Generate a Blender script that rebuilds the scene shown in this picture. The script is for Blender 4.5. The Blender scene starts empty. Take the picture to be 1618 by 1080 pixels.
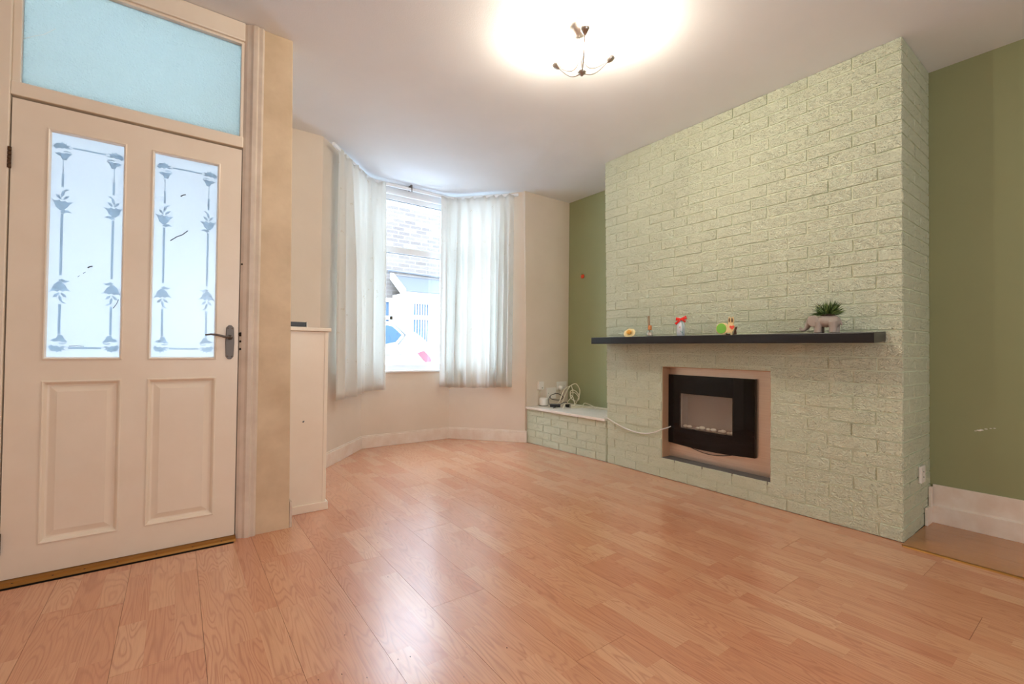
import bpy, bmesh, math, random
from mathutils import Vector, Matrix
from mathutils.geometry import tessellate_polygon
random.seed(7)
S = bpy.context.scene
COL = S.collection
PI = math.pi

# ------------------------------------------------------------------ camera, world, lights, exposure
YAW, PITCH, ROLL, FPX = .6336, .0157, .011, 720.6
def make_camera():
    r0 = Vector((math.cos(YAW), -math.sin(YAW), 0)); d0 = Vector((math.sin(YAW), math.cos(YAW), 0)); z = Vector((0, 0, 1))
    F = d0*math.cos(PITCH) + z*math.sin(PITCH); u0 = -d0*math.sin(PITCH) + z*math.cos(PITCH)
    R = r0*math.cos(ROLL) + u0*math.sin(ROLL); U = -r0*math.sin(ROLL) + u0*math.cos(ROLL)
    cam = bpy.data.cameras.new('camera'); o = bpy.data.objects.new('camera', cam); COL.objects.link(o)
    m = Matrix((R, U, -F)).transposed().to_4x4(); m.translation = Vector((0, 0, 1.0))
    o.matrix_world = m
    cam.sensor_width = 36; cam.lens = 36*FPX/1618; cam.clip_start = .02; cam.clip_end = 200
    S.camera = o
make_camera()
SKY = 15.0
W = bpy.data.worlds.new('overcast_sky'); S.world = W; W.use_nodes = True
_bg = W.node_tree.nodes['Background']; _bg.inputs[0].default_value = (.69, .845, 1.0, 1); _bg.inputs[1].default_value = SKY
def area(name, loc, target, sx, sy, power, color):
    l = bpy.data.lights.new(name, 'AREA'); l.shape = 'RECTANGLE'; l.size = sx; l.size_y = sy; l.energy = power; l.color = color
    o = bpy.data.objects.new(name, l); COL.objects.link(o); o.location = loc
    o.rotation_euler = (Vector(target)-Vector(loc)).to_track_quat('-Z', 'Y').to_euler()
    return o
BACK_POWER = 34
area('rear_fill_light', (.9, -2.15, 1.45), (1.1, 2.0, 1.15), 1.8, 1.4, BACK_POWER, (.97, .99, 1.0))  # added fill light behind the camera; the rear wall has no window
BULB = 12.0                                   # each of the three bulbs (the point lights are made with the lamp)
S.view_settings.view_transform = 'Standard'; S.view_settings.look = 'None'
S.view_settings.exposure = 0.36; S.view_settings.gamma = 1.0; S.view_settings.use_curve_mapping = False
cy = S.cycles
cy.max_bounces = 12; cy.diffuse_bounces = 6; cy.glossy_bounces = 5; cy.transmission_bounces = 8; cy.transparent_max_bounces = 12
cy.caustics_reflective = False; cy.caustics_refractive = False; cy.sample_clamp_indirect = 6
cy.use_denoising = True

# ------------------------------------------------------------------ materials
MATS = {}
def lin(r, g, b):
    f = lambda c: (c/255/12.92) if c/255 <= .04045 else ((c/255+.055)/1.055)**2.4
    return (f(r), f(g), f(b), 1)
class NT:
    def __init__(s, name):
        s.m = bpy.data.materials.new(name); s.m.use_nodes = True; s.t = s.m.node_tree; s.t.nodes.clear()
        s.out = s.t.nodes.new('ShaderNodeOutputMaterial'); MATS[name] = s.m
    def n(s, ty, **kw):
        nd = s.t.nodes.new('ShaderNode'+ty)
        for k, v in kw.items():
            if k.startswith('i_'):
                key = k[2:]; key = int(key) if key.isdigit() else key.replace('_', ' ')
                nd.inputs[key].default_value = v
            else: setattr(nd, k, v)
        return nd
    def l(s, a, b): s.t.links.new(a, b)
    def pos(s, scale=(1, 1, 1), obj=False):
        c = s.n('TexCoord') if obj else s.n('NewGeometry')
        mp = s.n('Mapping'); mp.inputs['Scale'].default_value = scale
        s.l(c.outputs['Object'] if obj else c.outputs['Position'], mp.inputs[0]); return mp.outputs[0]
    def noise(s, vec, scale, detail=2, rough=.5, dist=0):
        nd = s.n('TexNoise'); nd.inputs['Scale'].default_value = scale; nd.inputs['Detail'].default_value = detail
        nd.inputs['Roughness'].default_value = rough; nd.inputs['Distortion'].default_value = dist
        s.l(vec, nd.inputs['Vector']); return nd.outputs['Fac']
    def ramp(s, fac, stops):
        r = s.n('ValToRGB'); e = r.color_ramp.elements
        while len(e) < len(stops): e.new(.5)
        for el, (p, c) in zip(e, stops): el.position = p; el.color = c if len(c) == 4 else (*c, 1)
        s.l(fac, r.inputs[0]); return r.outputs[0]
    def bump(s, h, strength, dist, prev=None):
        b = s.n('Bump'); b.inputs['Strength'].default_value = strength; b.inputs['Distance'].default_value = dist
        s.l(h, b.inputs['Height'])
        if prev: s.l(prev, b.inputs['Normal'])
        return b.outputs[0]
    def pbsdf(s, **kw):
        p = s.n('BsdfPrincipled')
        for k, v in kw.items(): p.inputs[k.replace('_', ' ')].default_value = v
        s.l(p.outputs[0], s.out.inputs[0]); return p
    def math(s, op, a, b=None):
        m = s.n('Math'); m.operation = op
        for i, x in enumerate((a, b)):
            if x is None: continue
            if isinstance(x, (int, float)): m.inputs[i].default_value = x
            else: s.l(x, m.inputs[i])
        return m.outputs[0]
def simple(name, col, rough=.5, metal=0, **kw):
    t = NT(name); t.pbsdf(Base_Color=col, Roughness=rough, Metallic=metal, **kw); return t.m
def paint(name, col, col2=None, rough=.6, sc=3, bsc=180, bs=.15, bd=.001):
    """painted surface: faint mottling of the paint and fine relief"""
    t = NT(name); p = t.pbsdf(Roughness=rough); v = t.pos()
    c2 = col2 or tuple(x*.93 for x in col[:3])+(1,)
    t.l(t.ramp(t.noise(v, sc, 4, .6), [(.3, col), (.75, c2)]), p.inputs['Base Color'])
    t.l(t.bump(t.noise(v, bsc, 3, .6), bs, bd), p.inputs['Normal']); return t.m
CREAM = lin(232, 221, 203)
paint('magnolia_wall', lin(228, 217, 203), lin(219, 207, 191), .75, 1.6, 60, .12, .002)
paint('cream_gloss', lin(240, 230, 215), lin(234, 222, 205), .32, 4, 90, .08, .001)
paint('white_gloss', lin(238, 234, 226), lin(228, 221, 210), .35, 5, 60, .08, .001)
paint('nib_plaster', lin(222, 203, 174), lin(192, 170, 140), .7, 3.5, 50, .25, .002)
paint('jamb_paint', lin(226, 214, 200), lin(204, 190, 175), .4, 6, 60, .15, .001)
paint('alcove_green', lin(152, 157, 117), lin(147, 152, 112), .7, 1.5, 200, .12, .001)
paint('ceiling_white', lin(238, 242, 247), lin(232, 236, 241), .9, 1.2, 150, .3, .002)
paint('skirting_paint', lin(240, 232, 222), lin(226, 210, 194), .5, 9, 60, .15, .001)
# bricks: one coat of pale green paint over crinkled rustic faces
t = NT('green_brick_paint'); p = t.pbsdf(Roughness=.62); v = t.pos()
t.l(t.ramp(t.noise(v, 5, 4, .6), [(.3, lin(220, 227, 202)), (.75, lin(213, 221, 195))]), p.inputs['Base Color'])
v2 = t.pos((1, 1, 1.7))
h1 = t.noise(v2, 42, 1.5, .5, 1.2); h2 = t.noise(v2, 100, 1, .5, .8)
ridge = t.math('ABSOLUTE', t.math('SUBTRACT', h1, .5)); ridge2 = t.math('ABSOLUTE', t.math('SUBTRACT', h2, .5))
t.l(t.bump(ridge2, .9, .007, t.bump(ridge, .95, .022)), p.inputs['Normal'])
paint('green_mortar_paint', lin(218, 225, 200), lin(211, 219, 193), .7, 5, 120, .5, .003)
# laminate: every strip carries its own random numbers in the "strip" attribute
def laminate(name, cols, dark, rough=.21):
    t = NT(name); p = t.pbsdf(); g = t.n('NewGeometry'); at = t.n('Attribute', attribute_name='strip')
    sep = t.n('SeparateColor'); t.l(at.outputs['Color'], sep.inputs[0]); r1, r2, r3 = sep.outputs
    sx = t.n('SeparateXYZ'); t.l(g.outputs['Position'], sx.inputs[0])
    cx = t.n('CombineXYZ')
    t.l(t.math('ADD', t.math('MULTIPLY', sx.outputs[0], 15.0), t.math('MULTIPLY', r1, 37)), cx.inputs[0])
    t.l(t.math('ADD', t.math('MULTIPLY', sx.outputs[1], 1.7), t.math('MULTIPLY', r2, 53)), cx.inputs[1])
    rings = t.noise(cx.outputs[0], 1.0, 1.2, .45, .35)
    wv = t.math('SINE', t.math('MULTIPLY', rings, 95.0))
    wv = t.math('MULTIPLY', t.math('ADD', wv, 1.0), .5)
    wv = t.math('POWER', wv, 3.0)
    cf = t.n('CombineXYZ'); t.l(t.math('MULTIPLY', sx.outputs[0], 260.0), cf.inputs[0]); t.l(t.math('MULTIPLY', sx.outputs[1], 9.0), cf.inputs[1]); t.l(r1, cf.inputs[2])
    fib = t.noise(cf.outputs[0], 1.0, 3, .6)
    base = t.ramp(r3, cols)
    mx = t.n('MixRGB', blend_type='MIX'); t.l(base, mx.inputs[1]); mx.inputs[2].default_value = dark
    big = t.noise(cx.outputs[0], .35, 2, .5)
    t.l(t.math('MULTIPLY', wv, t.math('MULTIPLY', big, .62)), mx.inputs[0])
    m2 = t.n('MixRGB', blend_type='MULTIPLY'); m2.inputs[0].default_value = .35; t.l(mx.outputs[0], m2.inputs[1])
    t.l(t.ramp(fib, [(.3, (.72, .66, .6)), (.62, (1, 1, 1))]), m2.inputs[2])
    t.l(m2.outputs[0], p.inputs['Base Color'])
    dirt = t.noise(g.outputs['Position'], 2.2, 5, .65)
    mr = t.n('MapRange'); mr.inputs['From Min'].default_value = .3; mr.inputs['From Max'].default_value = .7
    mr.inputs['To Min'].default_value = rough-.03; mr.inputs['To Max'].default_value = rough+.05; t.l(dirt, mr.inputs[0]); t.l(mr.outputs[0], p.inputs['Roughness'])
    t.l(t.bump(t.noise(g.outputs['Position'], 7, 2), .10, .004), p.inputs['Normal'])
    p.inputs['Specular IOR Level'].default_value = .6; p.inputs['Coat Weight'].default_value = .75; p.inputs['Coat Roughness'].default_value = .27; p.inputs['Coat IOR'].default_value = 1.55
    return t.m
laminate('cherry_laminate', [(0, lin(206, 140, 105)), (.35, lin(211, 149, 113)), (.75, lin(216, 158, 121)), (1, lin(221, 167, 130))], lin(166, 98, 76))
laminate('oak_laminate', [(0, lin(176, 112, 52)), (1, lin(184, 122, 60))], lin(150, 92, 44), .22)
simple('black_shelf', lin(22, 23, 27), .3)
simple('black_glass', (.003, .003, .004, 1), .03, Specular_IOR_Level=.28)
simple('black_plastic', (.012, .012, .014, 1), .35)
simple('dark_gap', (.02, .015, .01, 1), .9)
simple('white_plastic', lin(238, 236, 230), .35)
simple('upvc_white', lin(240, 244, 248), .3)
simple('seal_grey', lin(95, 105, 115), .6)
simple('white_cable', lin(232, 226, 205), .4)
simple('aged_metal', lin(112, 106, 102), .5, .9)
simple('brushed_nickel', lin(182, 176, 170), .34, 1)
simple('rusty_hinge', lin(92, 70, 50), .6, .6)
simple('pebble_cream', lin(226, 216, 196), .5)
simple('fire_inside', lin(150, 132, 118), .6)
simple('led_white', lin(240, 240, 235), .4)
simple('slate_ledge', lin(96, 90, 84), .7)
simple('brass_strip', lin(160, 112, 50), .42, .6)
simple('red_ribbon', lin(226, 38, 24), .35)
simple('teal_paint', lin(60, 138, 132), .5)
simple('pink_paint', lin(226, 120, 110), .5)
simple('bottle_white', lin(214, 226, 234), .2)
simple('cork', lin(196, 130, 78), .8)
simple('reed_wood', lin(150, 112, 80), .8)
simple('wax_label', lin(236, 214, 190), .5)
simple('rose_petal', lin(250, 232, 178), .5)
simple('rose_heart', lin(250, 208, 112), .5)
simple('glitter_green', lin(122, 190, 74), .45)
simple('bunny_cream', lin(238, 214, 160), .6)
simple('bunny_brown', lin(70, 44, 26), .6)
simple('heart_red', lin(236, 92, 76), .4)
simple('elephant_grey', lin(160, 151, 142), .5)
simple('eye_black', (.01, .01, .01, 1), .3)
simple('plant_leaf', lin(58, 84, 34), .5)
simple('plant_tip', lin(120, 146, 84), .5)
simple('soil', lin(50, 38, 28), .9)
simple('tomato_red', lin(222, 78, 40), .4)
simple('leaf_green', lin(88, 120, 40), .5)
simple('car_white', lin(236, 238, 240), .25)
simple('car_glass', lin(34, 62, 92), .3, Specular_IOR_Level=.15)
simple('car_trim', lin(60, 64, 70), .4)
simple('tail_lamp', lin(120, 44, 62), .3)
simple('tyre', (.02, .02, .02, 1), .8)
simple('wheel_alloy', lin(170, 174, 178), .35, .8)
simple('tarmac', lin(176, 178, 182), .9)
simple('render_white', lin(190, 190, 190), .8)
simple('roof_slate', lin(58, 62, 70), .8)
simple('far_window_glass', lin(58, 78, 100), .3, Specular_IOR_Level=.15)
simple('blind_white', lin(220, 226, 232), .7)
t = NT('far_stone'); p = t.pbsdf(Roughness=.9); c = t.n('TexCoord'); mp = t.n('Mapping'); mp.inputs['Rotation'].default_value = (PI/2, 0, 0)
t.l(c.outputs['Object'], mp.inputs[0])
b = t.n('TexBrick'); b.inputs['Scale'].default_value = 1; b.inputs['Brick Width'].default_value = .34; b.inputs['Row Height'].default_value = .11; b.inputs['Mortar Size'].default_value = .012
b.inputs['Color1'].default_value = lin(84, 77, 74); b.inputs['Color2'].default_value = lin(68, 62, 60); b.inputs['Mortar'].default_value = lin(94, 90, 88)
t.l(mp.outputs[0], b.inputs[0]); t.l(b.outputs[0], p.inputs['Base Color'])
# brushed copper coloured fire surround
t = NT('brushed_copper'); p = t.pbsdf(Metallic=.85, Roughness=.36); v = t.pos((1, 2, 260))
t.l(t.ramp(t.noise(v, 1, 3), [(.3, lin(228, 214, 200)), (.7, lin(214, 198, 184))]), p.inputs['Base Color'])
t.l(t.bump(t.noise(v, 1, 2), .15, .0006), p.inputs['Normal'])
simple('lining_tan', lin(196, 158, 124), .5, .3)
# glasses
def thin_glass(name, tint=(1, 1, 1, 1), refl=.06):
    t = NT(name); tr = t.n('BsdfTransparent'); tr.inputs[0].default_value = tint; g = t.n('BsdfGlossy'); g.inputs['Roughness'].default_value = .02
    mx = t.n('MixShader'); lw = t.n('LayerWeight'); lw.inputs[0].default_value = .3
    mr = t.math('ADD', t.math('MULTIPLY', lw.outputs['Facing'], .25), refl)
    t.l(mr, mx.inputs[0]); t.l(tr.outputs[0], mx.inputs[1]); t.l(g.outputs[0], mx.inputs[2]); t.l(mx.outputs[0], t.out.inputs[0]); return t.m
thin_glass('clear_glass'); thin_glass('bottle_glass', (.90, .95, .96, 1), .12)
def frosted(name, tl, gloss, trans=None, bump=None):
    t = NT(name); a = t.n('BsdfTranslucent'); a.inputs[0].default_value = tl
    g = t.n('BsdfGlossy'); g.inputs['Roughness'].default_value = .25; mx = t.n('MixShader'); mx.inputs[0].default_value = gloss
    last = a.outputs[0]
    if trans:
        r = t.n('BsdfRefraction'); r.inputs['Roughness'].default_value = .35; r.inputs['IOR'].default_value = 1.15; r.inputs[0].default_value = tl
        m3 = t.n('MixShader'); m3.inputs[0].default_value = trans; t.l(a.outputs[0], m3.inputs[1]); t.l(r.outputs[0], m3.inputs[2]); last = m3.outputs[0]
        v = t.pos((1, 1, 1.5)); bp = t.bump(t.noise(v, 95, 3, .6, .5), .9, .01); t.l(bp, r.inputs['Normal']); t.l(bp, g.inputs['Normal']); t.l(bp, a.inputs['Normal'])
    t.l(last, mx.inputs[1]); t.l(g.outputs[0], mx.inputs[2]); t.l(mx.outputs[0], t.out.inputs[0]); return t.m
frosted('frosted_glass', (.76, .80, .84, 1), .05)
frosted('etched_glass', (.66, .73, .78, 1), .06)
frosted('textured_glass', (.80, .90, .90, 1), .08, .35)
# curtain cloth with a faint printed sprig
t = NT('curtain_cloth'); v = t.pos(); vo = t.n('TexVoronoi'); vo.inputs['Scale'].default_value = 9; t.l(v, vo.inputs['Vector'])
mask = t.math('LESS_THAN', vo.outputs['Distance'], .16)
br = t.math('GREATER_THAN', t.noise(v, 70, 2), .56)
k = t.math('MULTIPLY', mask, br)
mc = t.n('MixRGB'); mc.inputs[1].default_value = (.86, .865, .84, 1); mc.inputs[2].default_value = (.78, .76, .70, 1); t.l(k, mc.inputs[0])
d = t.n('BsdfDiffuse'); tl = t.n('BsdfTranslucent'); t.l(mc.outputs[0], d.inputs[0]); t.l(mc.outputs[0], tl.inputs[0])
mx = t.n('MixShader'); mx.inputs[0].default_value = .38; t.l(d.outputs[0], mx.inputs[1]); t.l(tl.outputs[0], mx.inputs[2]); t.l(mx.outputs[0], t.out.inputs[0])
# glowing bulb
t = NT('lit_bulb'); e = t.n('Emission'); e.inputs[0].default_value = (1, .86, .66, 1); e.inputs[1].default_value = 30; t.l(e.outputs[0], t.out.inputs[0])

# ------------------------------------------------------------------ mesh helpers
ORG = {}
class MB:
    def __init__(s): s.v = []; s.f = []; s.sm = []
    def add(s, vs, fs, smooth=False):
        o = len(s.v); s.v += [Vector(x) for x in vs]; s.f += [tuple(i+o for i in f) for f in fs]; s.sm += [smooth]*len(fs); return s
    def hexa(s, c):                      # 8 corners: bottom 4 ccw, top 4 ccw
        return s.add(c, [(3, 2, 1, 0), (4, 5, 6, 7), (0, 1, 5, 4), (1, 2, 6, 5), (2, 3, 7, 6), (3, 0, 4, 7)])
    def box(s, x0, x1, y0, y1, z0, z1):
        return s.hexa([(x0, y0, z0), (x1, y0, z0), (x1, y1, z0), (x0, y1, z0), (x0, y0, z1), (x1, y0, z1), (x1, y1, z1), (x0, y1, z1)])
    def prism(s, poly, ax, a, b):        # poly in the two other axes (x<y<z order), extruded along ax
        n = len(poly)
        def P(q, w):
            if ax == 'x': return (w, q[0], q[1])
            if ax == 'y': return (q[0], w, q[1])
            return (q[0], q[1], w)
        vs = [P(q, a) for q in poly]+[P(q, b) for q in poly]
        tris = tessellate_polygon([[Vector((q[0], q[1], 0)) for q in poly]])
        fs = [tuple(t) for t in tris]+[tuple(i+n for i in reversed(t)) for t in tris]+[(i, (i+1) % n, (i+1) % n+n, i+n) for i in range(n)]
        return s.add(vs, fs)
    def tube(s, pts, r, n=8, cap=True):
        pts = [Vector(p) for p in pts]; R = r if isinstance(r, (list, tuple)) else [r]*len(pts); vs = []; up = None
        for i, p in enumerate(pts):
            d = (pts[min(i+1, len(pts)-1)]-pts[max(i-1, 0)]).normalized()
            if up is None: up = d.orthogonal().normalized()
            up = (up-d*up.dot(d)); up = up.normalized() if up.length > 1e-6 else d.orthogonal().normalized()
            w = d.cross(up)
            vs += [p+(up*math.cos(2*PI*k/n)+w*math.sin(2*PI*k/n))*R[i] for k in range(n)]
        fs = [(i*n+k, i*n+(k+1) % n, (i+1)*n+(k+1) % n, (i+1)*n+k) for i in range(len(pts)-1) for k in range(n)]
        if cap: fs += [tuple(reversed(range(n))), tuple((len(pts)-1)*n+k for k in range(n))]
        return s.add(vs, fs, True)
    def lathe(s, prof, c=(0, 0, 0), n=20, axis=(0, 0, 1)):     # prof: (r, h)
        q = Vector((0, 0, 1)).rotation_difference(Vector(axis)); c = Vector(c); vs = []
        for r, h in prof: vs += [c+q @ Vector((r*math.cos(2*PI*k/n), r*math.sin(2*PI*k/n), h)) for k in range(n)]
        fs = [(i*n+k, i*n+(k+1) % n, (i+1)*n+(k+1) % n, (i+1)*n+k) for i in range(len(prof)-1) for k in range(n)]
        if prof[0][0] > 1e-5: fs.append(tuple(reversed(range(n))))
        if prof[-1][0] > 1e-5: fs.append(tuple((len(prof)-1)*n+k for k in range(n)))
        return s.add(vs, fs, True)
    def ell(s, c, r, n=14, m=9, rot=None):
        c = Vector(c); vs = []
        for i in range(m+1):
            a = PI*i/m
            for k in range(n):
                b = 2*PI*k/n; w = Vector((r[0]*math.sin(a)*math.cos(b), r[1]*math.sin(a)*math.sin(b), -r[2]*math.cos(a)))
                if rot: w = rot @ w
                vs.append(c+w)
        return s.add(vs, [(i*n+k, i*n+(k+1) % n, (i+1)*n+(k+1) % n, (i+1)*n+k) for i in range(m) for k in range(n)], True)
    def grid(s, P, nu, nv):
        vs = [P(i/nu, j/nv) for j in range(nv+1) for i in range(nu+1)]
        return s.add(vs, [(j*(nu+1)+i, j*(nu+1)+i+1, (j+1)*(nu+1)+i+1, (j+1)*(nu+1)+i) for j in range(nv) for i in range(nu)], True)
    def build(s, name, mat, parent=None, bevel=0, seg=2, weld=False, origin=None):
        me = bpy.data.meshes.new(name)
        w = ORG.get(parent.name, Vector()) if parent else Vector()
        o0 = Vector(origin) if origin is not None else w
        me.from_pydata([v-o0 for v in s.v], [], s.f); me.polygons.foreach_set('use_smooth', s.sm)
        if isinstance(mat, (list, tuple)):
            for x in mat: me.materials.append(MATS[x])
        else: me.materials.append(MATS[mat])
        bm = bmesh.new(); bm.from_mesh(me)
        if weld: bmesh.ops.remove_doubles(bm, verts=bm.verts, dist=1e-5)
        bmesh.ops.recalc_face_normals(bm, faces=bm.faces); bm.to_mesh(me); bm.free(); me.update()
        o = bpy.data.objects.new(name, me); COL.objects.link(o); ORG[o.name] = o0.copy()
        if parent: o.parent = parent
        o.location = o0-w
        if bevel:
            b = o.modifiers.new('bevel', 'BEVEL'); b.width = bevel; b.segments = seg; b.limit_method = 'ANGLE'; b.angle_limit = .6
        return o
def tag(o, label=None, cat=None, group=None, kind=None):
    if label: o['label'] = label
    if cat: o['category'] = cat
    if group: o['group'] = group
    if kind: o['kind'] = kind
    return o
def thing(name, loc, label, cat, group=None, kind=None):
    o = bpy.data.objects.new(name, None); COL.objects.link(o); o.location = loc; o.empty_display_size = .1
    ORG[o.name] = Vector(loc); tag(o, label, cat, group, kind); return o
def struct(o, label=None, cat=None): return tag(o, label, cat, kind='structure')
def smooth(o, levels=1):
    m = o.modifiers.new('sub', 'SUBSURF'); m.levels = levels; m.render_levels = levels; return o
def arc(f, n): return [f(i/n) for i in range(n+1)]

# ------------------------------------------------------------------ layout numbers (metres, camera 1 m above the floor)
H = 2.705
XA, XC = 3.653, 3.113          # alcove wall, chimney face
YF, YD = 3.871, 2.769          # front wall, door wall
BW = .232; CH = .0752          # brick pitch and course
def yfar(z): return 2.780+.021*z     # the chimney breast's far edge leans a little

# ------------------------------------------------------------------ room shell
struct(MB().box(-1.25, XA, -2.3, 4.62, H, H+.12).build('ceiling', 'ceiling_white'), 'stippled white ceiling', 'ceiling')
fl = struct(MB().box(-1.25, XA, -2.3, 4.56, -.05, -.008).build('floor', 'dark_gap'), 'cherry coloured three strip laminate floor', 'floor')
struct(MB().box(XA, XA+.2, -2.3, YF+.2, -.05, H).build('wall_right', 'alcove_green'), 'sage green alcove wall', 'wall')
struct(MB().box(-1.37, -1.25, -2.3, 4.2, -.05, H).build('wall_left', 'magnolia_wall'), 'magnolia side wall', 'wall')
struct(MB().box(-1.37, XA+.2, -2.42, -2.3, -.05, H).build('wall_back', 'magnolia_wall'), 'magnolia rear wall', 'wall')
m = MB()
m.hexa([(3.055, YF, -.02), (XA, YF, -.02), (XA, YF+.2, -.02), (3.055, YF+.2, -.02), (2.996, YF, H), (XA, YF, H), (XA, YF+.2, H), (2.996, YF+.2, H)])
m.box(.38, .925, YF, YF+.2, -.02, H)
struct(m.build('wall_front', 'magnolia_wall'), 'magnolia wall either side of the bay', 'wall')
# bay: three canted walls with a window opening each
ZS, ZH = .745, 2.60
B0, B1, B2, B3 = Vector((.925, YF)), Vector((1.482, 4.527)), Vector((2.463, 4.527)), Vector((3.03, YF))
def seg_box(m, a, b, t0, t1, d0, d1, z0, z1):
    """box along the line a->b between distances t0..t1, d0..d1 metres behind it (outwards)"""
    u = (b-a).normalized(); n = Vector((-u.y, u.x))
    c = [a+u*t0+n*d0, a+u*t1+n*d0, a+u*t1+n*d1, a+u*t0+n*d1]
    m.hexa([(p.x, p.y, z0) for p in c]+[(p.x, p.y, z1) for p in c]); return m
def wall_with_window(name, a, b, t0, t1, label):
    L = (b-a).length; m = MB()
    seg_box(m, a, b, 0, L, 0, .16, -.02, ZS)
    if t0 > .1: seg_box(m, a, b, 0, t0, 0, .16, ZH, H)
    if t1 < L-.1: seg_box(m, a, b, t1, L, 0, .16, ZH, H)
    if t0 > .1: seg_box(m, a, b, 0, t0, 0, .16, ZS, ZH)
    if t1 < L-.1: seg_box(m, a, b, t1, L, 0, .16, ZS, ZH)
    return struct(m.build(name, 'magnolia_wall'), label, 'wall')
LS = (B1-B0).length; LF = (B2-B1).length
wall_with_window('wall_bay_left', B0, B1, .32, LS-.03, 'canted magnolia bay wall behind the first curtain')
wall_with_window('wall_bay_front', B1, B2, .03, LF-.03, 'magnolia wall under the middle bay window')
wall_with_window('wall_bay_right', B2, B3, .03, LS-.20, 'canted magnolia bay wall next to the plinth')
def bay_window(name, a, b, t0, t1, label):
    u = (b-a).normalized(); o3 = (a+u*t0)
    w = thing(name, (o3.x, o3.y, ZS), label, 'window', kind='structure')
    d0, d1 = .035, .095; fw = .055
    m = MB()
    seg_box(m, a, b, t0, t1, d0, d1, ZS+.02, ZS+.02+fw); seg_box(m, a, b, t0, t1, d0, d1, ZH-fw, ZH)
    seg_box(m, a, b, t0, t0+fw, d0, d1, ZS+.02+fw, ZH-fw); seg_box(m, a, b, t1-fw, t1, d0, d1, ZS+.02+fw, ZH-fw)
    m.build('window_frame', 'upvc_white', w, .004)
    seg_box(MB(), a, b, t0+fw, t1-fw, d0-.004, d1, 1.992, 2.062).build('transom_bar', 'upvc_white', w, .006)
    m = MB()                                     # dark rubber seals round the glass
    for z0, z1 in ((ZS+.02+fw, 1.992), (2.062, ZH-fw)):
        seg_box(m, a, b, t0+fw, t1-fw, .045, .06, z0, z0+.004); seg_box(m, a, b, t0+fw, t1-fw, .045, .06, z1-.005, z1)
        seg_box(m, a, b, t1-fw-.005, t1-fw, .045, .06, z0, z1); seg_box(m, a, b, t0+fw, t0+fw+.005, .045, .06, z0, z1)
    m.build('glazing_seal', 'seal_grey', w)
    for z0, z1 in ((ZS+.02+fw, 1.992), (2.062, ZH-fw)):
        seg_box(MB(), a, b, t0+fw, t1-fw, .052, .055, z0, z1).build('glass_pane', 'clear_glass', w)
    m = MB(); seg_box(m, a, b, t0-.03, t1+.03, 0, .12, ZH, H-.002); seg_box(m, a, b, t0-.03, t1+.03, -.012, .02, ZH-.012, ZH+.012); m.build('head_board', 'upvc_white', w, .003)
    seg_box(MB(), a, b, t0-.02, t1+.02, -.03, .10, ZS, ZS+.022).build('window_sill', 'upvc_white', w, .006)
bay_window('window_1', B0, B1, .32, LS-.03, 'white framed bay window behind the first curtain')
bay_window('window_2', B1, B2, .03, LF-.03, 'white framed middle bay window looking at the street')
bay_window('window_3', B2, B3, .03, LS-.20, 'white framed bay window behind the second curtain')
m = MB()
for p in (B1, B2): m.lathe([(.045, ZS+.02), (.045, ZH)], (p.x, p.y+.06, 0), 12)
struct(m.build('trim_1', 'upvc_white'), 'white corner posts of the bay window', 'window post')
# skirting boards of the bay
def skirt(name, a, b, label, h=.125, t=.018, s0=0, s1=0):
    L = (b-a).length; m = MB(); seg_box(m, a, b, s0, L+s1, -t, 0, 0, h-.012); seg_box(m, a, b, s0, L+s1, -t*.6, 0, h-.012, h)
    return struct(m.build(name, 'skirting_paint', bevel=.003), label, 'skirting')
skirt('baseboard_bay_left', B0, B1, 'white skirting under the canted wall beside the cupboard', s1=-.009)
skirt('baseboard_bay_front', B1, B2, 'white skirting under the middle bay window')
skirt('baseboard_bay_right', B2, Vector((3.050, 3.860)), 'white skirting beside the brick plinth')

# ------------------------------------------------------------------ laminate floor, board by board
def clip_boards():
    SW = .08; BL = 1.262; x = .572-8*.24
    k = 0
    def ymax(x0, x1):
        def f(x):
            if x < .26: return 2.712
            if x < .505: return 2.769
            if x < .765: return 2.967
            if x < .925: return YF
            if x < 1.482: return YF+(x-.925)*(.656/.557)
            if x < 2.463: return 4.527
            if x < 3.03: return 4.527-(x-2.463)*(.656/.567)
            return YF
        return max(f(x0+.001), f(x1-.001), f((x0+x1)/2))
    row = 0
    while x < 3.1:
        x0, x1 = x, x+.24
        off = (.745+[0, .42, .81, .2, .63, 1.02][(k*5) % 6]+(0 if k % 2 else .11)) % BL
        y = -.6-BL+off
        cuts = []
        while y < 4.7: cuts.append((y, y+BL)); y += BL
        for a, b in cuts:
            if b < -.55: continue
            build_board(x0, x1, a, b, ymax, SW)
        x += .24; k += 1
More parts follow.
